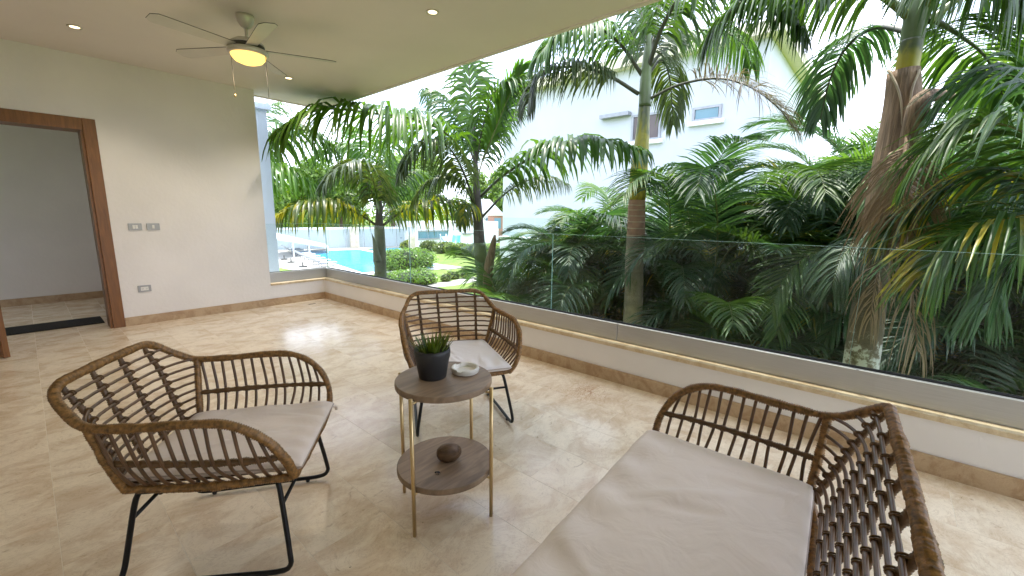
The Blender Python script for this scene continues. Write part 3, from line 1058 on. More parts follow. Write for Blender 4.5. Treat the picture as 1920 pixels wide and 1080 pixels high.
def rattan_seat(name, label, cat, loc, th, d=0.0, stiles=(-.205, -.07, .07, .205), cmat='cushion', seed=1, group=None, nsp=13):
    o = thing(name, label, cat, loc, th, group)

    def half(s):
        return [(-.372, s * (.13 + d), .752), (-.368, s * (.212 + d), .748), (-.350, s * (.260 + d), .724), (-.300, s * (.292 + d), .678),
                (-.235, s * (.318 + d), .641), (-.10, s * (.335 + d), .636), (.06, s * (.346 + d), .640), (.17, s * (.348 + d), .628),
                (.264, s * (.340 + d), .566), (.315, s * (.316 + d), .474), (.324, s * (.275 + d), .395), (.322, s * (.22 + d), .376)]
    pts = [(-.376, 0, .752)] + half(1) + [(.326, 0, .374)] + half(-1)[::-1]
    rim = spline(pts, 400, closed=True)
    p, rr = wrapped(rim[:-1], 0.0145, closed=True)
    put('rim', MB().tube(p, rr, 9, closed=True).mesh('rim', True), 'rattan', o)
    arm = {}
    for s in (1, -1):
        hp = half(s)
        post = spline([hp[4], (-.226, s * (.285 + d), .51), (-.213, s * (.243 + d), .376)], 30)
        p, rr = wrapped(post, 0.0135)
        put('post', MB().tube(p, rr, 9).mesh('post', True), 'rattan', o)
        bot = spline([(-.215, s * (.241 + d), .374), (.05, s * (.262 + d), .368), (.318, s * (.262 + d), .374)], 40)
        p, rr = wrapped(bot, 0.0135)
        put('bottom_rail', MB().tube(p, rr, 9).mesh('bottom_rail', True), 'rattan', o)
        mid = spline([(-.224, s * (.281 + d), .495), (.0, s * (.316 + d), .490), (.19, s * (.328 + d), .486), (.311, s * (.316 + d), .484)], 60)
        armtop = spline(hp[4:10], 80)
        fr = [(k + 0.75) / (nsp + 0.6) for k in range(nsp)]
        p, rr = wrapped(mid, 0.0095, knots=fr)
        put('mid_rail', MB().tube(p, rr, 8).mesh('mid_rail', True), 'bind', o)
        for q in fr:
            tq = min(0.93, max(.02, q * 0.86 - .012))
            a = armtop[int(tq * 79)]
            jm = rng.normal(0, 0.004)
            b_ = mid[int(q * 59)] + np.array([jm, s * 0.010, 0])
            c_ = bot[int(min(.98, q) * 39)]
            sp = spline([a, b_, c_ + np.array([0, s * .012, .03]), c_ + np.array([0, -s * .02, 0.0])], 14)
            put('spindle', MB().tube(sp, 0.0058, 7).mesh('spindle', True), 'rod', o)
    rear = spline([(-.213, .241 + d, .374), (-.240, .14 + d * .8, .374), (-.246, 0, .374), (-.240, -.14 - d * .8, .374), (-.213, -.241 - d, .374)], 60)
    p, rr = wrapped(rear, 0.0135)
    put('bottom_rail', MB().tube(p, rr, 9).mesh('bottom_rail', True), 'rattan', o)

    # back: each row is a bent rod running post to post
    ends = spline([half(1)[2], half(1)[3], half(1)[4], (-.226, (.285 + d), .51), (-.213, .243 + d, .39)], 200)

    def row(wz):
        k = int(np.argmin(abs(ends[:, 2] - wz)))
        e = ends[k]
        t = (wz - .374) / (.752 - .374)
        ub = -.245 - .127 * t
        return e, ub
    nrow = 10
    zs = [.712 - i * (.712 - .415) / (nrow - 1) for i in range(nrow)]

    def row_u(v, wz):
        e, ub = row(wz)
        q = min(1, abs(v) / e[1])
        if d > 0.1:
            q = max(0, (abs(v) - (e[1] - 0.27)) / 0.27)
        return ub + (e[0] - ub) * q ** 3.4
    for wz in zs:
        e, ub = row(wz)
        vs_ = np.linspace(-e[1], e[1], 41 if d < .1 else 81)
        path = [(row_u(v, wz) + 0.009 * (1 - (abs(v) / e[1]) ** 6), v, wz + rng.normal(0, .0006)) for v in vs_]
        put('back_rod', MB().tube(path, 0.0056, 7).mesh('back_rod', True), 'rod', o)
    for sv in stiles:
        sp = []
        top_u = -.374
        for wz in np.linspace(.752, .374, 30):
            t = (wz - .374) / (.752 - .374)
            v = sv * (0.90 + 0.10 * t) if d < .1 else sv
            sp.append((row_u(v, min(max(wz, .4), .735)) - 0.006, v, wz))
        c = spline(sp, 60)
        L = (.752 - .374)
        p, rr = wrapped(c, 0.0078, knots=[(.752 - wz) / L for wz in zs], amp=.12)
        st = put('stile', MB().tube(p, rr, 8).mesh('stile', True), 'bind', o)
        kb = MB()
        for wz in zs:
            t = (wz - .374) / L
            v = sv * (0.90 + 0.10 * t) if d < .1 else sv
            u = row_u(v, wz)
            a = np.linspace(0, 2 * math.pi, 12, endpoint=False)
            for off in (-.0045, .0045):
                ring = np.stack([u + .003 + .0125 * np.cos(a), np.full(12, v + off), wz + .0078 * np.sin(a)], 1)
                kb.tube(ring, 0.0024, 5, closed=True)
        put('binding', kb.mesh('binding', True), 'bind', st)
    for q in np.linspace(-.2 - d, .2 + d, 5 if d < .1 else 9):
        put('seat_slat', MB().tube([(-.236, q, .374), (.03, q, .366), (.32, q, .374)], 0.008, 6).mesh('seat_slat', True), 'rod', o)
    # metal base
    for s in (1, -1):
        y = lambda v: s * (v + d)
        loop = [(-.185, y(.222), .352), (-.205, y(.226), .30), (-.250, y(.240), .09), (-.262, y(.255), .035), (-.235, y(.259), .0195),
                (-.10, y(.266), .0195), (.10, y(.278), .0195), (.245, y(.286), .0195), (.290, y(.289), .04), (.290, y(.282), .10), (.264, y(.244), .30), (.252, y(.230), .345)]
        sk = put('sled_leg', MB().tube(spline(loop, 90), 0.0092, 10).tube([(-.19, y(.224), .350), (.256, y(.232), .350)], 0.0092, 10).mesh('sled_leg', True), 'black_metal', o)
        fb = MB()
        for u in (-.20, .20):
            fb.lathe([(0.007, 0.0), (0.009, 0.003), (0.009, 0.016)], 10, (u, y(.260 if u < 0 else .283), 0.0))
        for u in (-.12, .20):
            fb.lathe([(0.006, 0.336), (0.008, 0.339), (0.008, 0.345)], 10, (u, y(.226), 0.0))
        put('foot_pad', fb.mesh('foot_pad', True), 'black_metal', sk)
    put('stretcher', MB().tube([(.266, .246 + d, .255), (.266, -.246 - d, .255)], 0.0068, 8).mesh('stretcher', True), 'black_metal', o)
    put('stretcher', MB().tube([(-.214, .228 + d, .255), (-.214, -.228 - d, .255)], 0.0068, 8).mesh('stretcher', True), 'black_metal', o)
    cm, edge = cushion_mesh(-.226, .348, .262 + d, .232 + d, .382, .052 if d < .1 else .062, wr=.0055 if d < .1 else .0065, seed=seed)
    cu = tag(put('seat_cushion', cm, cmat, None), None)
    return o, cu, edge


def place_cushion(cu, edge, o, label, group='seat cushions'):
    cu.location = o.location
    cu.rotation_euler = o.rotation_euler
    tag(cu, label, 'cushion', group)
    put('piping', MB().tube(resample(edge, 260), 0.0028, 6).mesh('piping', True), 'piping', cu)


c1, cu1, e1 = rattan_seat('rattan_armchair', 'brown rattan armchair seen from its side, nearest the door', 'armchair', (0.435, 1.879, 0), rad(-37.9), seed=1, group='rattan armchairs')
place_cushion(cu1, e1, c1, 'beige seat cushion on the rattan armchair nearest the door')
put('tie', MB().tube(spline([(.33, .255, .40), (.352, .275, .385), (.350, .290, .365)], 12), 0.007, 6).mesh('tie', True), 'cushion', cu1)
c2, cu2, e2 = rattan_seat('rattan_armchair', 'golden brown rattan armchair facing the table, backed against the glass railing', 'armchair', (1.753, 1.992, 0), rad(-120.9), cmat='cushion_white', seed=2, group='rattan armchairs')
place_cushion(cu2, e2, c2, 'white seat cushion on the armchair behind the side table')
dl = 0.32
c3, cu3, e3 = rattan_seat('rattan_loveseat', 'wide brown rattan loveseat in the right foreground, cut off by the picture edge', 'loveseat', (1.059, 0.264, 0), rad(93.2), d=dl, stiles=tuple(np.linspace(-.215 - dl, .215 + dl, 9)), seed=5)
place_cushion(cu3, e3, c3, 'long beige seat cushion on the loveseat in the foreground')

# ================================================================ SIDE TABLE and what stands on it
TX, TY = 1.115, 1.353
tb = thing('side_table', 'round two tier wooden side table on slim brass legs', 'side table', (TX, TY, 0))
prof = [(0.0001, 0), (0.200, 0), (0.206, 0.003), (0.207, 0.012), (0.206, 0.024), (0.203, 0.027), (0.0001, 0.027)]
put('tabletop', MB().lathe([(r, z + .578) for r, z in prof], 64).mesh('tabletop', False), 'tabletop', tb)
put('shelf', MB().lathe([(r * 1.02, z + .188) for r, z in prof], 64).mesh('shelf', False), 'tabletop', tb)
LEGS = [(0.90, 1.295), (1.195, 1.142), (1.034, 1.565), (1.33, 1.411)]
for lx, ly in LEGS:
    a, b = lx - TX, ly - TY
    k = math.hypot(a, b)
    ux, uy = a / k, b / k
    R_ = 0.2225
    lg = put('leg', MB().tube([(ux * R_, uy * R_, 0), (ux * R_, uy * R_, .595)], 0.0082, 14).mesh('leg', True), 'brass', tb)
    br = MB()
    for z in (.572, .182):
        br.tube([(ux * R_, uy * R_, z), (ux * .15, uy * .15, z)], 0.0052, 8)
    put('bracket', br.mesh('bracket', True), 'brass', lg)

ZT = 0.605
px_, py_ = 1.088, 1.395
pot = thing('potted_plant', 'small spiky green plant in a charcoal pot on the side table', 'plant', (px_, py_, ZT))
put('pot', MB().lathe([(0.054, 0), (0.058, 0.003), (0.072, 0.082), (0.076, 0.094), (0.0775, 0.112), (0.0765, 0.128), (0.071, 0.1285), (0.069, 0.112), (0.0001, 0.110)], 48).mesh('pot', True), 'pot', pot)
put('soil', MB().lathe([(0.069, 0.1115), (0.0001, 0.118)], 32).mesh('soil', True), 'soil', pot)
bl_ = MB()
for k in range(120):
    a = rng.uniform(0, 6.283)
    r0 = 0.062 * math.sqrt(rng.uniform(0, 1))
    L = rng.uniform(0.045, 0.088)
    out = (0.25 + 0.9 * r0 / 0.062) * rng.uniform(0.5, 1.1)
    p0 = np.array([r0 * math.cos(a), r0 * math.sin(a), 0.112])
    d_ = np.array([math.cos(a) * out * .6, math.sin(a) * out * .6, 1.0])
    d_ /= np.linalg.norm(d_)
    sd = np.array([-math.sin(a), math.cos(a), 0]) * rng.uniform(0.0028, 0.0042)
    vv, ff = [], []
    for i, wd in enumerate((0.8, 1.0, .75, 0.08)):
        c = p0 + d_ * L * i / 3 + np.array([math.cos(a), math.sin(a), 0]) * 0.012 * (i / 3) ** 2 * out
        vv += [c - sd * wd, c + sd * wd + np.array([0, 0, 0.0006])]
    for i in range(3):
        ff.append((2 * i, 2 * i + 1, 2 * i + 3, 2 * i + 2))
    bl_.add(vv, ff)
put('foliage', bl_.mesh('foliage'), 'leaf_pot', pot)['kind'] = 'stuff'

ash = thing('ashtray', 'round pale ceramic ashtray beside the plant pot', 'ashtray', (1.222, 1.333, ZT), 0.9)
seg = 48
am = MB()
prof = [(0.050, 0.0), (0.058, 0.002), (0.062, 0.016), (0.0615, 0.025), (0.058, 0.0265), (0.052, 0.025), (0.049, 0.012), (0.045, 0.008), (0.0001, 0.007)]
v, f = [], []
for i, (r_, z) in enumerate(prof):
    for k in range(seg):
        a = 2 * math.pi * k / seg
        zz = z
        if i in (3, 4, 5) and min(abs((k - q + seg // 2) % seg - seg // 2) for q in (4, 20, 36)) <= 1:
            zz = z - 0.006
        v.append((r_ * math.cos(a), r_ * math.sin(a), zz))
for i in range(len(prof) - 1):
    for k in range(seg):
        l = (k + 1) % seg
        f.append((i * seg + k, i * seg + l, (i + 1) * seg + l, (i + 1) * seg + k))
f.append(tuple(range(seg - 1, -1, -1)))
put('bowl', am.add(v, f).mesh('bowl', False), 'ceramic', ash)

ZS = 0.215
cc = onz((841, 866), ZS)
coco = MB()
v, f = [], []
nu, nv = 28, 18
for i in range(nv + 1):
    t = math.pi * i / nv
    for k in range(nu):
        a = 2 * math.pi * k / nu
        x = 0.056 * math.cos(t) * (1 + 0.05 * math.cos(t))
        r_ = 0.041 * math.sin(t) ** 0.92 * (1 + 0.07 * math.cos(3 * a) + .012 * math.sin(9 * a + 3 * t))
        v.append((x, r_ * math.cos(a), r_ * math.sin(a) + 0.040))
for i in range(nv):
    for k in range(nu):
        l = (k + 1) % nu
        f.append((i * nu + k, (i + 1) * nu + k, (i + 1) * nu + l, i * nu + l))
co = put('coconut', coco.add(v, f).mesh('coconut', True), 'coconut', None, (cc[0] + .01, cc[1] + .012, ZS - .0012), (0, 0, rad(-32)))
tag(co, 'brown dry coconut resting on the lower table shelf', 'coconut')
bc = onz((820, 888), ZS)
sd = MB()
sd.tube(spline([(-.012, 0, .004), (0, .002, .007), (.012, 0, .004)], 10), [.001, .003, .0042, .003, .0022, .0035, .0045, .004, .0025, .001], 7)
sd.tube([(0, 0, .005), (.004, .010, .001)], .0012, 5).tube([(.004, 0, .005), (.008, -.010, .001)], .0012, 5)
tag(put('seed_pod', sd.mesh('seed_pod', True), 'dark', None, (bc[0], bc[1], ZS), (0, 0, -.9)), 'tiny black dried seed pod in front of the coconut', 'seed pod')

# ================================================================ GARDEN
G = -3.0
ground = tag(MB().add([(-600, -600, G), (600, -600, G), (600, 600, G), (-600, 600, G)], [(0, 1, 2, 3)]).build('lawn', 'lawn'), kind='structure')


def gp(p, z=G):
    return onz(p, z)


PFL, PFR, PNL = gp((560, 473)), gp((673, 468.5)), gp((680, 513))
pu = (PFR - PFL)                       # pool width vector
PNR = PNL + pu
dk = 0.05


def quad(name, mat, pts, z, kind='structure', thick=0.0):
    m_ = MB()
    a = np.array([(p[0], p[1], z) for p in pts])
    if thick:
        b = a - np.array([0, 0, thick])
        n = len(a)
        m_.add(np.concatenate([a, b]), [tuple(range(n)), tuple(range(2 * n - 1, n - 1, -1))] + [(i, i + n, (i + 1) % n + n, (i + 1) % n) for i in range(n)])
    else:
        m_.add(a, [tuple(range(len(a)))])
    return tag(m_.build(name, mat), kind=kind)


un_ = pu / np.linalg.norm(pu)
vn = (PNL - PFL) / np.linalg.norm(PNL - PFL)
quad('pool_deck', 'deck', [PFL - un_ * 7.0 - vn * 9, PFR + un_ * 12 - vn * 9, PFR + un_ * 12 - vn * 1.0, PFR + un_ * .9 - vn * 1.0, PNR + un_ * .9 + vn * 0.9, PNL - un_ * 1.0 + vn * .9, PNL - un_ * 2.2 + vn * 1.5, PFL - un_ * 7.0 + vn * 2.5], G + 0.012)
coping = MB()
cw = 0.45
for a, b in (((PFL - un_ * cw - vn * cw), (PFR + un_ * cw)), ((PNL - un_ * cw), (PNR + un_ * cw + vn * cw)), ((PFL - un_ * cw), (PNL)), ((PFR), (PNR + un_ * cw))):
    pass


def strip(m_, P0, P1, P2, P3, z0, z1):
    a = np.array([(p[0], p[1], z1) for p in (P0, P1, P2, P3)])
    b = a.copy()
    b[:, 2] = z0
    m_.add(np.concatenate([a, b]), [(0, 1, 2, 3), (7, 6, 5, 4), (0, 4, 5, 1), (1, 5, 6, 2), (2, 6, 7, 3), (3, 7, 4, 0)])


strip(coping, PFL - un_ * cw - vn * cw, PFR + un_ * cw - vn * cw, PFR + un_ * cw, PFL - un_ * cw, G, G + .07)
strip(coping, PNL - un_ * cw, PNR + un_ * cw, PNR + un_ * cw + vn * cw, PNL - un_ * cw + vn * cw, G, G + .07)
strip(coping, PFL - un_ * cw, PFL, PNL, PNL - un_ * cw, G, G + .07)
strip(coping, PFR, PFR + un_ * cw, PNR + un_ * cw, PNR, G, G + .07)
tag(coping.build('pool_coping', 'white_paint'), kind='structure')
quad('pool_water', 'water', [PFL, PFR, PNR, PNL], G + 0.03)
K0, K1 = PFR + un_ * 1.2 - vn * 0.2, PFR + un_ * 5.2 - vn * .2
quad('pool_water', 'water', [K0, K1, K1 + vn * 6.0, K0 + vn * 6.0], G + 0.035)
quad('garden_path', 'deck', [gp((800, 532)), gp((835, 529)), gp((885, 519)), gp((905, 521)), gp((905, 526)), gp((850, 536)), gp((805, 540))], G + .01)
sc_ = gp((836, 502))
stp = tag(MB().box((sc_[0] - .9, sc_[1] - 1.2, G), (sc_[0] + .9, sc_[1] + 1.2, G + .08), .02).build('paving_slab', 'deck'), 'pale square slab set in the lawn behind the round bush', 'slab')


# ---------------------------------------------------------------- leaf masses
def leaf_cloud(n, centres, radii, size, seed, flat=0.0, shell=0.55):
    r_ = np.random.default_rng(seed)
    centres = np.asarray(centres, float)
    radii = np.asarray(radii, float)
    wt = radii.prod(1) ** (2 / 3)
    idx = r_.choice(len(centres), n, p=wt / wt.sum())
    d = r_.normal(size=(n, 3))
    d /= np.linalg.norm(d, axis=1)[:, None]
    rr = (shell + (1 - shell) * r_.random(n) ** 0.6) * (1 + 0.10 * r_.normal(size=n))
    P = centres[idx] + d * radii[idx] * rr[:, None]
    nrm = d * 0.7 + r_.normal(size=(n, 3)) * 0.55 + np.array([0, 0, .35])
    nrm /= np.linalg.norm(nrm, axis=1)[:, None]
    t = np.cross(nrm, r_.normal(size=(n, 3)))
    t /= np.linalg.norm(t, axis=1)[:, None]
    b = np.cross(nrm, t)
    s = size * r_.uniform(.6, 1.3, n)[:, None]
    v = np.stack([P - t * s, P + b * s * .45, P + t * s, P - b * s * .45], 1).reshape(-1, 3)
    f = np.arange(n * 4).reshape(-1, 4)
    me = bpy.data.meshes.new('foliage')
    me.vertices.add(n * 4)
    me.vertices.foreach_set('co', v.ravel())
    me.loops.add(n * 4)
    me.loops.foreach_set('vertex_index', f.ravel())
    me.polygons.add(n)
    me.polygons.foreach_set('loop_start', np.arange(0, n * 4, 4))
    me.update()
    me.validate()
    return me


def blob(m_, c, r, seed, k=10):
    r_ = np.random.default_rng(seed)
    v, f = [], []
    nu, nv = 14, k
    ph = r_.uniform(0, 6, 4)
    for i in range(nv + 1):
        t = math.pi * i / nv
        for j in range(nu):
            a = 2 * math.pi * j / nu
            q = 1 + .08 * math.sin(3 * a + ph[0]) + .07 * math.sin(4 * t + 2 * a + ph[1])
            v.append((c[0] + r[0] * q * math.sin(t) * math.cos(a), c[1] + r[1] * q * math.sin(t) * math.sin(a), c[2] + r[2] * q * math.cos(t)))
    for i in range(nv):
        for j in range(nu):
            l = (j + 1) % nu
            f.append((i * nu + j, (i + 1) * nu + j, (i + 1) * nu + l, i * nu + l))
    m_.add(v, f)


def bush(name, label, centre, rx, ry, h, n, size, mat, seed, cat='bush', group=None, lumps=7):
    o = thing(name, label, cat, (centre[0], centre[1], G), 0, group)
    r_ = np.random.default_rng(seed)
    cs, rs = [], []
    for k in range(lumps):
        a = r_.uniform(0, 6.28)
        q = math.sqrt(r_.random()) * .62
        cs.append((rx * q * math.cos(a), ry * q * math.sin(a), h * r_.uniform(.38, .55)))
        rs.append((rx * .48, ry * .48, h * r_.uniform(.42, .5)))
    cs.append((0, 0, h * .45))
    rs.append((rx * .8, ry * .8, h * .5))
    put('foliage', leaf_cloud(n, cs, rs, size, seed, shell=.8), mat, o)['kind'] = 'stuff'
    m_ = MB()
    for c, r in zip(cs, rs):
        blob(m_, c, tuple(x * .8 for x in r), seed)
    put('foliage_core', m_.mesh('foliage_core'), 'inner', o)  # solid dark core added to block the view through the leaves
    return o


b1 = (gp((700, 512)) + gp((828, 514))) / 2 + np.array([1.0, 1.6, 0])
bush('clipped_bush', 'large rounded bright green bush between the pool and the lawn', b1, 2.7, 2.1, 1.75, 9000, .10, 'leaf_bush', 11, group='clipped garden bushes')
b2 = (gp((715, 540)) + gp((803, 536))) / 2 + np.array([.5, .5, 0])
bush('clipped_bush', 'low bright green bush at the foot of the terrace, in front of the large bush', b2, 2.0, 1.4, 0.95, 6000, .09, 'leaf_bush', 12, group='clipped garden bushes')
for k, (px, py, rx, h, lab) in enumerate([(805, 471, 1.5, 1.3, 'leftmost hedge shrub below the white pool house'), (832, 474, 1.6, 1.3, 'hedge shrub in front of the slides'), (860, 477, 1.6, 1.3, 'hedge shrub right of the slides'), (880, 479, 1.4, 1.2, 'hedge shrub just left of the dark palm stem'), (925, 480, 1.5, 1.2, 'rightmost hedge shrub seen past the dark palm stem')]):
    c = gp((px, py))
    bush('hedge_shrub', lab, c, rx, 1.2, h, 2200, .13, 'leaf_hedge', 20 + k, 'shrub', 'low hedge across the lawn', 4)
c = gp((762, 471))
bush('croton_shrub', 'small yellow tinted shrub beside the stone post', c, .9, .8, 1.3, 1500, .12, 'leaf_yellow', 31, 'shrub', None, 3)
for k, (px, py) in enumerate([(836, 527), (850, 523), (872, 522)]):
    c = gp((px, py))
    bush('flower_clump', ['tiny flowerbed plant at the left end of the garden path', 'tiny flowerbed plant in the middle of the path bed', 'tiny flowerbed plant nearest the dark palm stem'][k], c, .5, .45, .55, 500, .07, 'leaf_hedge', 40 + k, 'plant', 'flowerbed plants', 3)


def tree(label, p, dist, base_z, top_py, half_w, n, size, seed, mat='leaf_tree', trunk_r=.35, cat='tree', group='broadleaf trees beyond the garden wall'):
    c = at(p, dist)
    top = at((p[0], top_py), dist)[2]
    o = thing('broadleaf_tree', label, cat, (c[0], c[1], base_z), 0, group)
    Ht = top - base_z
    r_ = np.random.default_rng(seed)
    tr = MB()
    tr.tube(spline([(0, 0, 0), (.1, .05, Ht * .25), (-.1, .1, Ht * .5), (.05, 0, Ht * .8)], 14), np.linspace(trunk_r, trunk_r * .25, 14), 10)
    cs, rs = [], []
    for k in range(11):
        a = r_.uniform(0, 6.28)
        q = r_.uniform(.25, .75)
        z = Ht * r_.uniform(.45, .86)
        cpt = (half_w * q * math.cos(a), half_w * q * math.sin(a), z)
        cs.append(cpt)
        rs.append((half_w * r_.uniform(.3, .45), half_w * r_.uniform(.3, .45), Ht * r_.uniform(.12, .2)))
        tr.tube(spline([(0, 0, Ht * .35), (cpt[0] * .5, cpt[1] * .5, z * .75), cpt], 8), np.linspace(trunk_r * .4, .03, 8), 6)
    put('trunk', tr.mesh('trunk', True), 'bark', o)
    put('crown', leaf_cloud(n, cs, rs, size, seed, shell=.35), mat, o)['kind'] = 'stuff'
    return o


tree('tall leafy tree with a bare trunk behind the garden wall, left of the bin', (737, 440), 60, G, 285, 5.2, 9000, .30, 51)
tree('leafy tree behind the white garden wall, above the pool', (640, 430), 66, G, 310, 5.5, 9000, .30, 52)
tree('leafy tree at far left behind the sun loungers', (555, 420), 62, G, 290, 6.0, 9000, .30, 53)
tree('leafy tree between the two slim palms', (800, 420), 75, G, 285, 5.5, 8000, .32, 54)
tree('dark leafy tree behind the grey roofed house', (925, 400), 80, G, 300, 5.5, 8000, .32, 55)
tree('bright green tree top showing above the hedge at right', (1800, 200), 12.5, G, 60, 1.9, 5000, .10, 56, trunk_r=.16, group=None)

r_ = np.random.default_rng(91)
fcs, frs = [], []
for k in range(46):
    q = at((r_.uniform(380, 1020), 410), r_.uniform(92, 125))
    hgt = r_.uniform(5, 9.5)
    fcs.append((q[0], q[1], G + hgt * .5))
    frs.append((r_.uniform(3.5, 6), r_.uniform(3.5, 6), hgt * .55))
ft = put('far_trees', leaf_cloud(26000, fcs, frs, .42, 92, shell=.7), 'leaf_tree')
tag(ft, 'distant belt of green trees along the horizon behind the garden wall', 'trees', kind='stuff')

# ---------------------------------------------------------------- garden wall, post, bin, pool house, loungers
gw = tag(thing('garden_wall', 'white garden wall of pale panels behind the pool', 'garden wall', tuple(gp((665, 464)))), kind='thing')
wz = 2.55
A0, A1 = gp((505, 469)) - np.array([0, 0, 0]), gp((800, 459.5))
gd = (A1 - A0)
gl = np.linalg.norm(gd)
gu = gd / gl
gnrm = np.array([gu[1], -gu[0], 0])


def obox(m_, P, u, nn, l, t, z0, z1):
    a = [P, P + u * l, P + u * l + nn * t, P + nn * t]
    strip(m_, a[0], a[1], a[2], a[3], z0, z1)


npan = 9
for k in range(npan):
    m_ = MB()
    obox(m_, A0 + gu * (gl * k / npan + .06), gu, -gnrm, gl / npan - .12, .10, G, G + wz - .25)
    local(gw, m_, 'panel', 'panel')
m_ = MB()
obox(m_, A0, gu, -gnrm, gl, .30, G + wz - .25 + .003, G + wz)
obox(m_, A0 - gnrm * .12, gu, -gnrm, gl, .15, G, G + wz - .26)
local(gw, m_, 'coping', 'white_paint')
cpos = gp((665, 464.5))
m_ = MB()
obox(m_, cpos - gu * .5 + gnrm * .4, gu, -gnrm, 1.0, .5, G, G + wz + .05)
local(gw, m_, 'stone_column', 'stone_col')
bp_ = gp((750, 460.5))
tag(put('waste_bin', MB().lathe([(.42, 0), (.46, .05), (.55, 1.0), (.60, 1.05), (.60, 1.12), (.5, 1.12), (.45, .9)], 20).mesh('waste_bin', True), 'blue_bin', None, tuple(bp_)), 'dark blue bin against the white wall behind the pool', 'bin')
sp_ = gp((773, 475))
tag(MB().box((sp_[0] - .28, sp_[1] - .28, G), (sp_[0] + .28, sp_[1] + .28, G + 1.95), .03).build('stone_post', 'stone_col'), 'cream stone post standing on the lawn right of the pool', 'post')

ph_ = thing('pool_house', 'low white pool house with a wide pale blue window band', 'building', tuple(gp((830, 458))))
h0, h1 = gp((778, 463)), gp((935, 455))
hu = (h1 - h0) / np.linalg.norm(h1 - h0)
hn = np.array([hu[1], -hu[0], 0])
hl = np.linalg.norm(h1 - h0)
m_ = MB()
obox(m_, h0, hu, -hn, hl, 5.0, G, G + 3.3)
local(ph_, m_, 'wall', 'white_paint')


def hpx(p):
    d_ = ray(p)
    t_ = (np.dot(h0 - np.array([0, 0, H]), hn)) / np.dot(d_, hn)
    return np.array([0, 0, H]) + t_ * d_


def hrect(p0, p1, name, mat, parent, proud=.02, thick=.06):
    a, b = hpx(p0), hpx(p1)
    m_ = MB()
    l = np.dot(b - a, hu)
    base = np.array([a[0], a[1], 0]) + hn * proud
    obox(m_, base, hu, -hn, l, thick, min(a[2], b[2]), max(a[2], b[2]))
    return local(ph_, m_, name, mat) if parent is None else put_child(parent, m_, name, mat)


for q in range(3):
    xx = 784 + q * 18.7
    hrect((xx, 433.5), (xx + 18.2, 447), 'window', 'far_glass', None, .05)
hrect((783.5, 432.3), (840.5, 433.3), 'window_head', 'steel', None, .12, .1)
hrect((783.5, 447.2), (840.5, 448.0), 'window_sill', 'steel', None, .12, .1)
hrect((867, 437), (884, 439), 'canopy', 'steel', None, .5, .5)

for (px0, pt, px1, pb, mat, lab) in [(831, 443, 846, 464, 'slide_blue', 'pale blue garden slide behind the low hedge'), (857, 441, 853, 465, 'slide_teal', 'teal garden slide right of the pale blue one')]:
    q = gp((px1, pb))
    dd = math.hypot(q[0], q[1])
    tpt = at((px0, pt), dd + 1.5)
    sl_o = thing('slide', lab, 'slide', tuple(q), 0, 'garden slides')
    a = np.array([tpt[0], tpt[1], tpt[2]]) - q
    path = spline([a, a * .62 + np.array([0, 0, -.1]), a * .2 + np.array([0, 0, .0]), np.array([0, 0, .12])], 14)
    sdv = np.array([-a[1], a[0], 0])
    sdv = sdv / np.linalg.norm(sdv)
    if abs(sdv @ AR) < .5:
        sdv = np.array([AR[0], AR[1], 0])
    vv, ff = [], []
    for c_ in path:
        for s, up in ((-.5, .25), (-.42, 0), (.42, 0), (.5, .25)):
            vv.append(c_ + sdv * s + np.array([0, 0, up]))
    for i in range(len(path) - 1):
        for k in range(3):
            ff.append((4 * i + k, 4 * i + k + 1, 4 * i + k + 5, 4 * i + k + 4))
    me_ = MB().add(vv, ff).mesh('chute', True)
    co_ = put('chute', me_, mat, sl_o)
    sm = co_.modifiers.new('thickness', 'SOLIDIFY')
    sm.thickness = .05
    m_ = MB()
    for s in (-.45, .45):
        m_.tube([a + sdv * s + np.array([0, 0, .3]), np.array([a[0], a[1], 0]) + sdv * s], .05, 8)
    for z in np.linspace(.2, max(.4, a[2] - .1), 4):
        m_.tube([np.array([a[0], a[1], z]) - sdv * .45, np.array([a[0], a[1], z]) + sdv * .45], .03, 6)
    put('ladder', m_.mesh('ladder', True), 'white_paint', sl_o)

# far house with grey roof
fh = thing('far_house', 'small white house with a grey roof beyond the pool house', 'house', tuple(at((905, 410), 72)[:2]) + (G,))
c = np.array(fh.location)
zt = at((905, 400), 72)[2]
zr = at((905, 372), 72)[2]
fx = np.array([AR[0], AR[1], 0]) / math.hypot(AR[0], AR[1])
fy = np.array([-fx[1], fx[0], 0])
m_ = MB()
obox(m_, c - fx * 3, fx, fy, 6.0, 6.0, G, zt)
local(fh, m_, 'wall', 'white_paint')
ra = [c - fx * 3.4 - fy * .4, c + fx * 3.4 - fy * .4, c + fx * 3.4 + fy * 6.4, c - fx * 3.4 + fy * 6.4]
rv = [np.array([p[0], p[1], zt]) for p in ra] + [np.array([*(c - fx * 1.0 + fy * 3)[:2], zr]), np.array([*(c + fx * 1.0 + fy * 3)[:2], zr])]
local(fh, MB().add(rv, [(0, 1, 5, 4), (1, 2, 5), (2, 3, 4, 5), (3, 0, 4), (3, 2, 1, 0)]), 'roof', 'roof_grey')
m_ = MB()
obox(m_, c + fx * .5 - fy * .05, fx, fy, 1.2, .1, zt - 2.4, zt - .8)
local(fh, m_, 'window', 'far_glass')
th_ = thing('far_house', 'terracotta coloured house front far behind the palm stems', 'house', tuple(at((938, 425), 66)[:2]) + (G,))
c = np.array(th_.location)
z0_, z1_ = at((938, 432), 66)[2], at((938, 404), 66)[2]
m_ = MB()
obox(m_, c - fx * 1.9, fx, fy, 4.0, 5.0, G, z1_)
local(th_, m_, 'wall', 'terracotta')
m_ = MB()
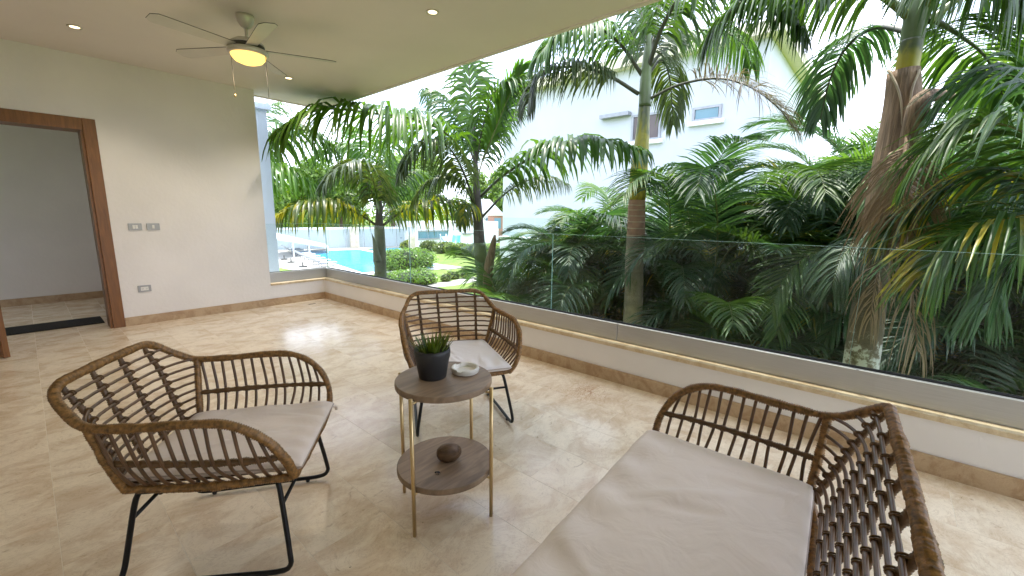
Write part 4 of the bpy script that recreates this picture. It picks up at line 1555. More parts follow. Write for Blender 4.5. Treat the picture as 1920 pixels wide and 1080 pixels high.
obox(m_, c - fx * 2.2 - fy * .3, fx, fy, 4.6, 5.6, z1_ + .003, z1_ + .35)
local(th_, m_, 'roof', 'white_paint')
m_ = MB()
obox(m_, c - fx * .9 - fy * .05, fx, fy, 1.0, .1, z0_ + .3, z1_ - .4)
local(th_, m_, 'window', 'far_glass')

# awning by the pool
aw = thing('pool_awning', 'low white awning on slim posts at the far end of the pool', 'awning', tuple(gp((570, 471))))
ac = np.array(aw.location)
Zr = [at((505, 434), 47)[2], at((617, 463.5), 50)[2]]
L0, L1 = at((505, 446), 44), at((617, 464.5), 50)
L2, L3 = at((612, 458), 56), at((505, 434), 52)
v = [L0, L1, L2, L3]
v2 = [p - np.array([0, 0, .10]) for p in v]
local(aw, MB().add(v + v2, [(0, 1, 2, 3), (7, 6, 5, 4), (0, 4, 5, 1), (1, 5, 6, 2), (2, 6, 7, 3), (3, 7, 4, 0)]), 'canopy', 'canvas')
for t_ in (0.05, .35, .62, .97):
    for (a, b) in ((L0, L1), (L3, L2)):
        p = a + (b - a) * t_
        local(aw, MB().tube([(p[0], p[1], G), (p[0], p[1], p[2] - .11)], .07, 8), 'post', 'white_paint')


def lounger_parts():
    fr = MB()
    for s in (-.33, .33):
        fr.tube([(-.95, s, .30), (.35, s, .30)], .025, 6)
        for x in (-.85, .3, ):
            fr.tube([(x, s, .30), (x, s, 0)], .025, 6)
        fr.tube([(.35, s, .30), (.95, s, .78)], .025, 6)
    bed = MB().box((-.95, -.31, .31), (.35, .31, .36), .01)
    bk = MB().add([(.35, -.31, .33), (.95, -.31, .80), (.95, .31, .80), (.35, .31, .33), (.36, -.31, .29), (.96, -.31, .76), (.96, .31, .76), (.36, .31, .29)],
                  [(0, 3, 2, 1), (4, 5, 6, 7), (0, 1, 5, 4), (1, 2, 6, 5), (2, 3, 7, 6), (3, 0, 4, 7)])
    return [('frame', fr.mesh('frame', True), 'steel'), ('bed', bed.mesh('bed'), 'canvas'), ('backrest', bk.mesh('backrest'), 'canvas')]


lp = lounger_parts()
LG0, LG1 = gp((608, 500)), gp((545, 472))
yaw_l = math.atan2(-un_[1], -un_[0])
nl = 9
ordn = ['nearest', 'second nearest', 'third nearest', 'fourth nearest', 'middle', 'fourth farthest', 'third farthest', 'second farthest', 'farthest']
for k in range(nl):
    p = LG0 + (LG1 - LG0) * (k / (nl - 1))
    o = thing('sun_lounger', f'{ordn[k]} white sun lounger in the row beside the pool', 'sun lounger', (p[0], p[1], G + .013), yaw_l + .1, 'sun loungers along the pool')
    for nme, me, mat in lp:
        put(nme, me, mat, o)
ub_ = [('plate', MB().lathe([(.30, 0), (.32, .04), (.30, .09), (.06, .11), (.045, .40), (.0001, .40)], 18).mesh('plate', True), 'dark')]
for k, (p, lab) in enumerate([((568, 501), 'nearest dark parasol base on the lawn edge by the loungers'), ((546, 492.5), 'middle dark parasol base beside the loungers'), ((533, 487), 'farthest dark parasol base, next to the pale pier')]):
    q = gp(p)
    o = put('parasol_base', ub_[0][1], 'dark', None, tuple(q))
    tag(o, lab, 'parasol base', 'parasol bases by the loungers')

# ---------------------------------------------------------------- neighbouring white building
XB = 14.0
yb0, yb1 = 2.9, 12.75
ztop = onx((1380, 84), XB)[2]
nb = thing('white_building', 'large plain white building with small windows behind the palms', 'building', (XB, 8, G))
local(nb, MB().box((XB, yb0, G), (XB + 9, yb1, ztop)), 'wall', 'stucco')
local(nb, MB().box((XB - .35, yb0 - .35, ztop + .002), (XB + 9.3, yb1 + .3, ztop + .32)), 'roof_slab', 'cream')


def nb_window(pA, pB, panes, mat, lab=None):
    a, b = onx(pA, XB), onx(pB, XB)
    y0_, y1_ = min(a[1], b[1]), max(a[1], b[1])
    z0_, z1_ = min(a[2], b[2]), max(a[2], b[2])
    m_ = MB()
    t_ = .07
    m_.box((XB - .05, y0_, z0_), (XB - .002, y1_, z0_ + t_)).box((XB - .05, y0_, z1_ - t_), (XB - .002, y1_, z1_))
    m_.box((XB - .05, y0_, z0_ + t_), (XB - .002, y0_ + t_, z1_ - t_)).box((XB - .05, y1_ - t_, z0_ + t_), (XB - .002, y1_, z1_ - t_))
    fr = local(nb, m_, 'window', 'steel')
    wdt = (y1_ - y0_ - 2 * t_) / panes
    for k in range(panes):
        g_ = MB().box((XB - .03, y0_ + t_ + k * wdt + .02, z0_ + t_ + .004), (XB - .004, y0_ + t_ + (k + 1) * wdt - .02, z1_ - t_ - .004)).mesh('pane')
        g_.transform(Matrix.Translation((-XB, -8, -G)))
        put('pane', g_, mat, fr)
    s_ = MB().box((XB - .14, y0_ - .1, z0_ - .12), (XB - .002, y1_ + .1, z0_ - .002)).mesh('sill')
    s_.transform(Matrix.Translation((-XB, -8, -G)))
    put('sill', s_, 'white_paint', fr)


nb_window((1300, 203), (1352, 223), 1, 'far_glass')
nb_window((1186, 217), (1238, 261), 2, 'brown_glass')
la, lb = onx((1130, 222), XB), onx((1184, 214), XB)
local(nb, MB().box((XB - .25, min(la[1], lb[1]), la[2] - .06), (XB - .002, max(la[1], lb[1]), la[2] + .06)), 'ledge', 'steel')
XG = 9.7
yg = onx((937, 500), XG)[1]
tz = onx((940, 446), XG)[2]
bw = thing('boundary_wall', 'white boundary wall with a glass balustrade behind the left end of the palm hedge', 'wall', (XG, 2, G))
bw['kind'] = 'thing'
local(bw, MB().box((XG, -6, G), (XG + .25, yg, tz)), 'wall', 'white_paint')
local(bw, MB().box((XG - .03, -6, tz + .002), (XG + .28, yg + .03, tz + .05)), 'coping', 'white_paint')
for a in np.arange(yg - .05, 4.0, -1.25):
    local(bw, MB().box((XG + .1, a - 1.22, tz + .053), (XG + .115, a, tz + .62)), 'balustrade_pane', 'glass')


# ================================================================ PALMS
def leaflets(path, n, ll, lw, jit=4, droop=.35, a0=75, a1=28, lift=8, plum=10, s0=.12, seed=1, fold=.35, m_=None, segs=4, prof_pow=.8):
    """both rows of leaflets along a rachis path -> verts, faces"""
    r_ = np.random.default_rng(seed)
    P = resample(np.asarray(path, float), 80)
    T = np.gradient(P, axis=0)
    T /= np.linalg.norm(T, axis=1)[:, None]
    up = np.array([0, 0, 1.0])
    S = np.cross(T, up)
    nrm = np.linalg.norm(S, axis=1)
    good = nrm > .25
    ref = S[np.argmax(nrm)]
    S[~good] = ref
    S /= np.linalg.norm(S, axis=1)[:, None]
    Nn = np.cross(S, T)
    allv, allf = [], []
    base = 0
    for side in (-1, 1):
        s = np.clip(s0 + (1 - s0) * (np.arange(n) + r_.uniform(-.25, .25, n) + .5) / n, 0, .995)
        idx = (s * 79).astype(int)
        p, t, sd, nn = P[idx], T[idx], S[idx] * side, Nn[idx]
        q = (s - s0) / (1 - s0)
        L = ll * (np.sin(math.pi * (.16 + .74 * q)) ** prof_pow) * r_.uniform(.86, 1.1, n)
        a = np.radians(a0 + (a1 - a0) * q + r_.normal(0, jit, n))
        lf_ = np.radians(lift + r_.normal(0, plum, n))
        d = np.cos(a)[:, None] * t + np.sin(a)[:, None] * (np.cos(lf_)[:, None] * sd + np.sin(lf_)[:, None] * nn)
        dr = droop * r_.uniform(.6, 1.4, n)
        wmul = r_.uniform(.8, 1.15, n)
        c = p.copy()
        rows = []
        prof = [.45, 1.0, .92, .6, .05] if segs == 4 else [.5, 1.0, .75, .05]
        for i in range(segs + 1):
            W = np.cross(d, nn)
            W /= np.linalg.norm(W, axis=1)[:, None] + 1e-9
            V = np.cross(W, d)
            hw = (lw * .5 * prof[i] * wmul)[:, None]
            rows.append(np.stack([c - W * hw + V * hw * fold, c - V * hw * fold * .3, c + W * hw + V * hw * fold], 1))
            c = c + d * (L / segs)[:, None]
            d = d + np.array([0, 0, -1.0]) * (dr * ((.35 + .45 * i) if droop < .5 else (.95 - .2 * i)))[:, None]
            d /= np.linalg.norm(d, axis=1)[:, None]
        R_ = np.stack(rows, 1)                       # n, segs+1, 3, 3
        k = (segs + 1) * 3
        allv.append(R_.reshape(-1, 3))
        g = np.arange(n)[:, None] * k + base
        for i in range(segs):
            for j in range(2):
                a_ = g + i * 3 + j
                allf.append(np.concatenate([a_, a_ + 1, a_ + 4, a_ + 3], 1))
        base += n * k
    return np.concatenate(allv), np.concatenate(allf)


def fast_mesh(name, v, f, extra=None):
    n = len(f)
    me = bpy.data.meshes.new(name)
    me.vertices.add(len(v))
    me.vertices.foreach_set('co', np.ascontiguousarray(v, dtype=np.float32).ravel())
    me.loops.add(n * 4)
    me.loops.foreach_set('vertex_index', np.ascontiguousarray(f, dtype=np.int32).ravel())
    me.polygons.add(n)
    me.polygons.foreach_set('loop_start', np.arange(0, n * 4, 4, dtype=np.int32))
    me.update()
    return me


def frond_mesh(path, n, ll, lw, r0=.02, leafmat='leaf_royal', rmat='rachis', **kw):
    v, f = leaflets(path, n, ll, lw, **kw)
    me0 = MB()
    pp = resample(np.asarray(path), 26)
    me0.tube(pp, np.linspace(r0, r0 * .18, 26), 6, cap=False)
    rv = np.concatenate(me0.v)
    rf = np.array(me0.f) + len(v)
    me = fast_mesh('frond', np.concatenate([v, rv]), np.concatenate([f, rf]))
    me.materials.append(M[leafmat])
    me.materials.append(M[rmat])
    mi = np.zeros(len(f) + len(rf), dtype=np.int32)
    mi[len(f):] = 1
    me.polygons.foreach_set('material_index', mi)
    return me


def frond(o, pxs, dists, n=46, ll=.55, lw=.035, r0=.02, leaf='leaf_royal', rmat='rachis', seed=1, **kw):
    ctrl = [at(p, d) for p, d in zip(pxs, dists)]
    path = spline(ctrl, 60)
    kw['droop'] = kw.get('droop', .35) * 1.9
    me = frond_mesh(path, int(n * (1.15 if lw > .048 else 1.5)), ll * 1.12, lw * .9, r0, leaf, rmat, seed=seed, **kw)
    me.transform(Matrix.Translation(-o.location))
    return put('frond', me, None, o)


def trunk_part(o, name, mat, pxs, dists, rads, rings=0, amp=.02, sides=20):
    path = spline([at(p, d) for p, d in zip(pxs, dists)], max(24, rings * 6 + 1))
    n = len(path)
    rr = np.interp(np.linspace(0, 1, n), np.linspace(0, 1, len(rads)), rads)
    if rings:
        ph = (np.linspace(0, rings, n) % 1.0)
        rr = rr * (1 + amp * np.where(ph < .15, 1, 0))
    m_ = MB().tube(path - np.array(o.location), rr, sides)
    return put(name, m_.mesh(name, True), mat, o), path, rr


# --- slim palm in front of the pool
D1 = 9.0
g1 = at((712, 510), D1)
p1 = thing('slim_palm', 'slim green stemmed palm standing in front of the pool', 'palm tree', (g1[0], g1[1], G), 0, 'garden palms')
gb = at((706, 560), D1)
base1 = np.array([g1[0], g1[1], G])
path = spline([base1, at((714, 530), D1), at((713, 470), D1), at((711, 424), D1)], 50)
put('trunk', MB().tube(path - base1, np.interp(np.linspace(0, 1, 50), [0, .6, 1], [.17, .135, .10]), 18).mesh('trunk', True), 'trunk_green', p1)
trunk_part(p1, 'crownshaft', 'trunk_dark', [(711, 428), (711, 390), (712, 350), (713, 318)], [D1] * 4, [.085, .062, .045, .025])
# a split sheath peeling off the stem
sh = spline([at((708, 490), D1 - .1), at((702, 455), D1 - .2), at((697, 437), D1 - .3)], 12)
put('split_sheath', MB().tube(sh - base1, np.linspace(.09, .004, 12), 8).mesh('split_sheath', True), 'trunk_green', p1)
frond(p1, [(707, 423), (670, 400), (620, 380), (570, 380), (522, 402)], [9, 8.9, 8.7, 8.4, 8.2], 48, .85, .065, .028, 'leaf_yellow', 'rachis_dark', 3, droop=.55, lift=12)
frond(p1, [(716, 424), (760, 393), (813, 377), (865, 379), (892, 392)], [9, 8.8, 8.5, 8.3, 8.2], 34, .85, .065, .028, 'leaf_yellow', 'rachis_dark', 4, droop=.6, lift=8)
frond(p1, [(711, 400), (703, 350), (688, 316), (660, 303), (622, 325), (606, 350)], [9, 8.7, 8.4, 8.1, 7.9, 7.8], 46, .62, .045, .022, 'leaf_grey', 'rachis', 5, droop=.45, lift=10)
frond(p1, [(713, 400), (740, 345), (775, 322), (805, 340)], [9, 9.4, 9.9, 10.2], 36, .6, .05, .02, 'leaf_royal', 'rachis_dark', 6, droop=.5)
frond(p1, [(712, 380), (708, 310), (690, 255), (655, 235)], [9, 9.3, 9.7, 10], 36, .7, .06, .022, 'leaf_bright', 'rachis', 7, droop=.5)
frond(p1, [(713, 380), (722, 300), (742, 235), (775, 205)], [9, 9.0, 9.2, 9.4], 36, .75, .06, .022, 'leaf_bright', 'rachis', 8, droop=.5)
frond(p1, [(711, 420), (735, 392), (765, 380), (800, 395)], [9, 9.5, 10, 10.4], 26, .5, .05, .018, 'leaf_yellow', 'rachis_dark', 9, droop=.6)

frond(p1, [(711, 405), (690, 345), (655, 325), (610, 335), (575, 365)], [9, 9.0, 9.0, 9.0, 9.0], 44, .7, .05, .022, 'leaf_bright', 'rachis_dark', 81, droop=.55, lift=10)
frond(p1, [(712, 390), (704, 330), (680, 285), (630, 270), (590, 295)], [9, 9.2, 9.4, 9.6, 9.8], 44, .75, .05, .022, 'leaf_royal', 'rachis_dark', 83, droop=.55, lift=10)
pz = at((455, 500), 9.6)
p0 = thing('hidden_palm', 'palm whose hanging fronds show just right of the pale pier', 'palm tree', (pz[0], pz[1], G), 0, 'garden palms')
put('trunk', MB().tube(spline([(0, 0, 0), (.05, 0, 2.5), (0, 0, 4.95)], 20), np.linspace(.18, .11, 20), 14).mesh('trunk', True), 'trunk_green', p0)
frond(p0, [(458, 360), (490, 275), (530, 245), (575, 245), (625, 275)], [9.6, 9.3, 9.1, 9, 8.9], 46, 1.0, .07, .028, 'leaf_royal', 'rachis_dark', 84, droop=.6, lift=8, s0=.12)
frond(p0, [(458, 380), (490, 320), (530, 315), (575, 335), (610, 370)], [9.6, 9.2, 8.9, 8.7, 8.6], 44, .85, .06, .026, 'leaf_bright', 'rachis_dark', 85, droop=.6, lift=8)
frond(p0, [(458, 370), (480, 250), (500, 205), (530, 190)], [9.6, 9.8, 10, 10.3], 40, .7, .03, .022, 'leaf_royal', 'rachis_dark', 86, droop=.4, lift=8)

# --- dark stemmed palm
D2 = 8.0
g2 = at((900, 520), D2)
base2 = np.array([g2[0], g2[1], G])
p2 = thing('dark_stem_palm', 'palm with a dark upper stem and peeling brown sheath behind the far armchair', 'palm tree', tuple(base2), 0, 'garden palms')
path = spline([base2, at((906, 545), D2), at((902, 490), D2), at((899, 455), D2)], 50)
put('trunk', MB().tube(path - base2, np.interp(np.linspace(0, 1, 50), [0, .7, 1], [.19, .135, .115]), 18).mesh('trunk', True), 'shaft_green', p2)
trunk_part(p2, 'crownshaft', 'trunk_dark', [(899, 462), (896, 400), (893, 340), (891, 290), (889, 230)], [D2] * 5, [.110, .09, .062, .038, .02])
sh = spline([at((912, 560), D2 - .15), at((916, 505), D2 - .2), at((924, 462), D2 - .3), at((928, 441), D2 - .35)], 20)
put('split_sheath', MB().tube(sh - base2, np.interp(np.linspace(0, 1, 20), [0, .5, .9, 1], [.085, .09, .05, .02]), 10).mesh('split_sheath', True), 'husk', p2)
frond(p2, [(893, 330), (850, 262), (790, 227), (708, 213), (615, 205), (560, 222), (528, 248)], [8, 7.6, 7.2, 6.8, 6.5, 6.4, 6.3], 56, 1.1, .068, .026, 'leaf_bright', 'rachis', 13, droop=.5, lift=14, s0=.2)
frond(p2, [(902, 368), (940, 332), (1000, 293), (1060, 268), (1130, 264), (1206, 282)], [8, 7.4, 6.8, 6.2, 5.7, 5.3], 42, .72, .085, .028, 'leaf_royal', 'rachis_dark', 14, droop=.5, lift=16, s0=.2)
frond(p2, [(903, 408), (945, 365), (985, 340), (1030, 332), (1064, 345)], [8, 7.8, 7.5, 7.3, 7.2], 36, .5, .026, .022, 'leaf_grey', 'rachis_dark', 15, droop=.7, s0=.3)
frond(p2, [(905, 300), (925, 252), (950, 190), (978, 128)], [8, 7.8, 7.6, 7.4], 44, .55, .07, .022, 'leaf_bright', 'rachis', 16, droop=.25, a0=45, a1=18, lift=15)
frond(p2, [(893, 300), (886, 225), (880, 150), (876, 90)], [8, 8, 7.9, 7.8], 50, .6, .05, .022, 'leaf_royal', 'rachis_dark', 17, droop=.35, a0=70, lift=20)
frond(p2, [(892, 310), (868, 245), (842, 190), (800, 165)], [8, 8.2, 8.5, 8.8], 44, .65, .045, .02, 'leaf_royal', 'rachis_dark', 18, droop=.45)
frond(p2, [(893, 390), (872, 330), (846, 282), (810, 262), (770, 288), (752, 325)], [8, 7.7, 7.4, 7.1, 6.9, 6.8], 50, .62, .045, .024, 'leaf_grey', 'rachis_dark', 19, droop=.55, s0=.22)
frond(p2, [(893, 395), (868, 345), (835, 330), (800, 345), (775, 375)], [8, 7.9, 7.9, 7.9, 7.9], 44, .6, .04, .02, 'leaf_grey', 'rachis_dark', 20, droop=.6, s0=.2)
frond(p2, [(896, 330), (915, 270), (935, 225), (985, 200)], [8, 8.5, 9, 9.5], 40, .55, .04, .02, 'leaf_royal', 'rachis_dark', 21, droop=.5)
frond(p2, [(893, 310), (905, 240), (930, 170), (990, 140)], [8, 7.8, 7.5, 7.2], 40, .6, .04, .02, 'leaf_royal', 'rachis_dark', 22, droop=.5)
frond(p2, [(894, 410), (880, 385), (872, 390), (868, 420)], [8, 7.8, 7.6, 7.5], 18, .4, .05, .015, 'leaf_yellow', 'rachis_dark', 23, droop=.8)

# --- ringed palm in the middle
D3 = 6.0
g3 = at((1186, 600), D3)
base3 = np.array([g3[0], g3[1], G])
p3 = thing('ringed_palm', 'tall palm with a ringed trunk and yellow crownshaft in the middle of the view', 'palm tree', tuple(base3), 0, 'garden palms')
path = spline([base3, at((1186, 600), D3), at((1189, 500), D3), at((1192, 440), D3)], 120)
rr = np.interp(np.linspace(0, 1, 120), [0, .5, 1], [.17, .135, .120])
rr *= 1 + .02 * ((np.arange(120) % 10) < 2)
put('trunk', MB().tube(path - base3, rr, 22).mesh('trunk', True), 'trunk_grey', p3)
trunk_part(p3, 'young_trunk', simple('trunk_reddish', (0.33, 0.20, 0.14), .7, var=.25, scale=8, bump=.2), [(1192, 441), (1193, 410), (1194, 374)], [D3] * 3, [.119, .115, .109], 5, .015)
for py in (385, 394, 405, 416, 428, 441):
    ctr = at((1192 + (441 - py) * .03, py), D3) - base3
    put('trunk_ring', MB().lathe([(.110 + (py - 374) * .00016, -.006), (.1165 + (py - 374) * .00016, 0), (.110 + (py - 374) * .00016, .006)], 26, ctr).mesh('trunk_ring', True), 'ring_pale', p3)
trunk_part(p3, 'crownshaft', 'shaft_yellow', [(1194, 375), (1198, 320), (1204, 260), (1208, 205), (1210, 180)], [D3] * 5, [.112, .116, .099, .078, .071])
trunk_part(p3, 'green_sheath', 'shaft_green', [(1209, 200), (1210, 160), (1213, 115), (1217, 60)], [D3 - .01] * 4, [.077, .071, .054, .028])
frond(p3, [(1197, 176), (1145, 144), (1093, 127), (1043, 128), (1008, 148), (990, 195)], [6, 5.8, 5.6, 5.4, 5.3, 5.2], 54, .62, .032, .026, 'leaf_grey', 'rachis_dark', 33, droop=.55, s0=.22, lift=12)
frond(p3, [(1203, 140), (1165, 85), (1115, 50), (1050, 62), (1010, 105)], [6, 5.8, 5.5, 5.2, 5.0], 54, .68, .036, .026, 'leaf_royal', 'rachis_dark', 34, droop=.5, s0=.18)
frond(p3, [(1215, 130), (1242, 50), (1290, -20), (1380, -45), (1460, -5), (1500, 50)], [6, 5.7, 5.3, 4.9, 4.6, 4.5], 60, .75, .036, .032, 'leaf_royal', 'rachis_dark', 35, droop=.6, s0=.15, lift=10)
frond(p3, [(1217, 186), (1270, 160), (1340, 147), (1400, 160), (1455, 198), (1488, 240)], [6, 5.9, 5.7, 5.5, 5.4, 5.4], 52, .55, .016, .02, 'leaf_brown', 'rachis_dark', 36, droop=.22, s0=.3, lift=12, plum=14)
frond(p3, [(1213, 145), (1240, 112), (1256, 150), (1262, 235)], [6, 6.4, 6.8, 7.0], 44, .5, .03, .02, 'leaf_grey', 'rachis_dark', 37, droop=.5, s0=.2)
frond(p3, [(1212, 110), (1205, 40), (1180, -30), (1130, -50)], [6, 6.1, 6.2, 6.3], 44, .6, .036, .024, 'leaf_royal', 'rachis_dark', 38, droop=.5)
frond(p3, [(1214, 120), (1228, 60), (1240, -10)], [6, 6.3, 6.6], 40, .6, .034, .024, 'leaf_grey', 'rachis_dark', 39, droop=.5)
frond(p3, [(1214, 125), (1270, 75), (1340, 55), (1395, 85), (1410, 130)], [6, 6.4, 6.8, 7.2, 7.4], 50, .6, .032, .022, 'leaf_royal', 'rachis_dark', 40, droop=.6, s0=.2)

# --- big palm at right with the dead sheath
D4 = 4.7
g4 = at((1612, 700), D4)
base4 = np.array([g4[0], g4[1], G])
p4 = thing('shaggy_palm', 'thick palm at right with a dead brown sheath and hanging dry frond', 'palm tree', tuple(base4), 0, 'garden palms')
path = spline([base4, at((1608, 720), D4), at((1628, 580), D4), at((1645, 470), D4), at((1662, 380), D4)], 140)
rr = np.interp(np.linspace(0, 1, 140), [0, .55, .8, 1], [.16, .135, .118, .095])
rr *= 1 + .018 * ((np.arange(140) % 9) < 2)
mt, n, out = new_mat('palm_trunk_lichened')
b = N(n, 'ShaderNodeBsdfPrincipled')
b.inputs['Roughness'].default_value = .9
tc = N(n, 'ShaderNodeTexCoord')
no = N(n, 'ShaderNodeTexNoise')
no.inputs['Scale'].default_value = 11
no.inputs['Detail'].default_value = 9
no.inputs['Roughness'].default_value = .75
n.links.new(tc.outputs['Object'], no.inputs['Vector'])
sx = N(n, 'ShaderNodeSeparateXYZ')
n.links.new(tc.outputs['Object'], sx.inputs[0])
mr = N(n, 'ShaderNodeMapRange')
mr.inputs['From Min'].default_value = 3.75
mr.inputs['From Max'].default_value = 2.7
mr.inputs['To Min'].default_value = -.28
mr.inputs['To Max'].default_value = .22
n.links.new(sx.outputs[2], mr.inputs['Value'])
ad = N(n, 'ShaderNodeMath', operation='ADD')
n.links.new(no.outputs['Fac'], ad.inputs[0])
n.links.new(mr.outputs[0], ad.inputs[1])
rl = ramp(n, [(.46, (.16, .125, .085)), (.52, (.30, .26, .20)), (.56, (.62, .60, .55))])
n.links.new(ad.outputs[0], rl.inputs[0])
n.links.new(rl.outputs[0], b.inputs['Base Color'])
bp = N(n, 'ShaderNodeBump')
bp.inputs['Strength'].default_value = .5
bp.inputs['Distance'].default_value = .01
n.links.new(no.outputs['Fac'], bp.inputs['Height'])
n.links.new(bp.outputs[0], b.inputs['Normal'])
n.links.new(b.outputs[0], out.inputs[0])
put('trunk', MB().tube(path - base4, rr, 24).mesh('trunk', True), mt, p4)
trunk_part(p4, 'dead_sheath', 'husk', [(1655, 470), (1665, 400), (1680, 310), (1692, 200), (1694, 133)], [D4 - .02] * 5, [.140, .158, .152, .125, .100])
fl = spline([at((1695, 300), D4 - .15), at((1718, 215), D4 - .22), at((1735, 182), D4 - .2), at((1775, 180), D4 - .05), at((1800, 190), D4)], 20)
put('split_sheath', MB().tube(fl - base4, np.interp(np.linspace(0, 1, 20), [0, .5, 1], [.05, .07, .02]), 8).mesh('split_sheath', True), 'husk', p4)
for sgn in (-1, 1):
    edge_ = spline([at((1697 + sgn * 27 - (4 if sgn < 0 else 0), 131), D4 - .09), at((1697 + sgn * 14, 165), D4 - .13), at((1698 + sgn * 7, 205), D4 - .14), at((1694 + sgn * 6, 260), D4 - .15)], 16)
    put('sheath_rim', MB().tube(edge_ - base4, np.linspace(.010, .005, 16), 6).mesh('sheath_rim', True), 'ring_pale', p4)
trunk_part(p4, 'crownshaft', 'shaft_yellow', [(1697, 150), (1704, 110), (1710, 75)], [D4 - .02] * 3, [.070, .073, .070])
trunk_part(p4, 'green_sheath', 'shaft_green', [(1709, 82), (1716, 40), (1726, -20), (1735, -90)], [D4 - .01] * 4, [.071, .075, .068, .045])
# dry hanging frond on the trunk
frond(p4, [(1702, 255), (1695, 300), (1690, 350), (1684, 415)], [4.45, 4.35, 4.3, 4.3], 30, .62, .012, .018, 'dry', 'husk', 43, droop=.35, a0=60, a1=30, lift=-5, plum=16)
frond(p4, [(1688, 430), (1705, 500), (1712, 580), (1722, 660)], [4.4, 4.3, 4.3, 4.3], 13, .5, .012, .02, 'dry', 'husk', 44, droop=.5, a0=45, a1=20, lift=0, plum=16)
frond(p4, [(1700, 440), (1660, 480), (1640, 540), (1632, 600)], [4.4, 4.3, 4.25, 4.25], 12, .42, .012, .012, 'dry', 'husk', 45, droop=.5, a0=55, a1=20)
frond(p4, [(1713, 40), (1650, -10), (1560, -40), (1450, -30), (1370, 20), (1330, 70)], [4.7, 4.5, 4.3, 4.1, 4.0, 4.0], 66, .62, .034, .032, 'leaf_royal', 'rachis', 46, droop=.6, s0=.2, lift=10)
frond(p4, [(1706, 60), (1640, 52), (1588, 88), (1556, 150), (1538, 225)], [4.7, 5.0, 5.3, 5.5, 5.6], 50, .5, .03, .024, 'leaf_areca', 'rachis_dark', 47, droop=.4, s0=.2)
frond(p4, [(1742, 40), (1800, -5), (1870, -50), (1960, -60)], [4.7, 4.8, 5.0, 5.2], 50, .7, .036, .03, 'leaf_royal', 'rachis', 48, droop=.55, s0=.25)
frond(p4, [(1738, 30), (1790, 60), (1850, 110), (1885, 190)], [4.7, 5.3, 5.9, 6.3], 54, .7, .034, .024, 'leaf_royal', 'rachis_dark', 49, droop=.3, s0=.2)
frond(p4, [(1735, 20), (1770, -60), (1850, -90), (1930, 0)], [4.7, 4.4, 4.1, 4.0], 54, .7, .034, .028, 'leaf_royal', 'rachis', 50, droop=.5, s0=.2)

# --- fronds of an areca reaching in from the right, nearer than the hedge
pr_ = at((2120, 600), 4.3)
p5 = thing('leaning_areca', 'areca palm at the right edge reaching yellow tipped fronds across the thick trunk', 'palm tree', (pr_[0], pr_[1], G))
for k, (dx, dy) in enumerate([(0, 0), (.25, .2), (-.2, .25)]):
    put('cane', MB().tube(spline([(dx, dy, 0), (dx * 1.3, dy * 1.2, 2), (dx * 1.2, dy * 1.0, 4.75)], 12), .035, 8).mesh('cane', True), 'cane', p5)
frond(p5, [(2118, 372), (1995, 392), (1915, 405), (1815, 432), (1765, 470), (1735, 520)], [4.3, 4.25, 4.1, 3.95, 3.85, 3.8], 44, .62, .03, .013, 'leaf_areca_y', 'rachis_yellow', 60, droop=.32, s0=.08, lift=14)
frond(p5, [(2118, 372), (2000, 330), (1930, 255), (1850, 230), (1770, 260), (1710, 330)], [4.3, 4.3, 4.1, 4.0, 3.9, 3.9], 46, .58, .028, .012, 'leaf_areca2', 'rachis', 61, droop=.35, s0=.1, lift=12)
frond(p5, [(2118, 372), (2000, 300), (1950, 180), (1890, 140), (1810, 160), (1760, 205)], [4.3, 4.3, 4.3, 4.3, 4.3, 4.3], 46, .6, .028, .012, 'leaf_areca', 'rachis', 62, droop=.35, s0=.1)
frond(p5, [(2118, 372), (2000, 380), (1900, 330), (1800, 345), (1700, 395), (1655, 450)], [4.3, 4.3, 4.4, 4.4, 4.3, 4.25], 46, .55, .028, .012, 'leaf_areca_y', 'rachis_yellow', 63, droop=.35, s0=.1, lift=12)
frond(p5, [(2118, 372), (1990, 350), (1860, 375), (1680, 420), (1615, 445), (1575, 490), (1560, 540)], [4.3, 4.6, 4.8, 4.8, 4.7, 4.5, 4.4], 56, .5, .026, .012, 'leaf_areca', 'rachis', 64, droop=.35, s0=.45, lift=10)
frond(p5, [(2118, 372), (2010, 420), (1940, 450), (1880, 510), (1850, 590)], [4.3, 4.3, 4.4, 4.4, 4.4], 40, .55, .028, .012, 'leaf_areca', 'rachis', 65, droop=.4, s0=.1)

# ---------------------------------------------------------------- areca hedge
variants = []
for e, L, cur, sd_, mt_ in [(80, 2.2, 2.0, 1, 'leaf_areca'), (68, 2.3, 2.6, 2, 'leaf_areca'), (60, 2.2, 2.8, 3, 'leaf_areca2'), (48, 2.1, 2.6, 4, 'leaf_areca'),
                            (66, 2.0, 3.2, 5, 'leaf_areca'), (38, 2.0, 2.3, 6, 'leaf_areca'), (74, 2.4, 2.3, 7, 'leaf_areca2'), (25, 1.9, 1.7, 8, 'leaf_areca'), (58, 2.0, 2.4, 9, 'leaf_areca_y'), (10, 1.8, 1.3, 10, 'leaf_areca')]:
    pts = [np.zeros(3)]
    el = rad(e)
    for i in range(14):
        pts.append(pts[-1] + np.array([math.cos(el), .05 * math.sin(i * .45 + sd_), math.sin(el)]) * L / 14)
        el -= cur / 14 * (0.5 + .95 * i / 14)
    variants.append(frond_mesh(np.array(pts), 54, .60, .026, .011, mt_, 'rachis', seed=100 + sd_, droop=.24 + .04 * (sd_ % 3), s0=.17, a0=68, a1=26, lift=14, plum=3.0, jit=1.6, fold=.5))
variants.append(variants[0])

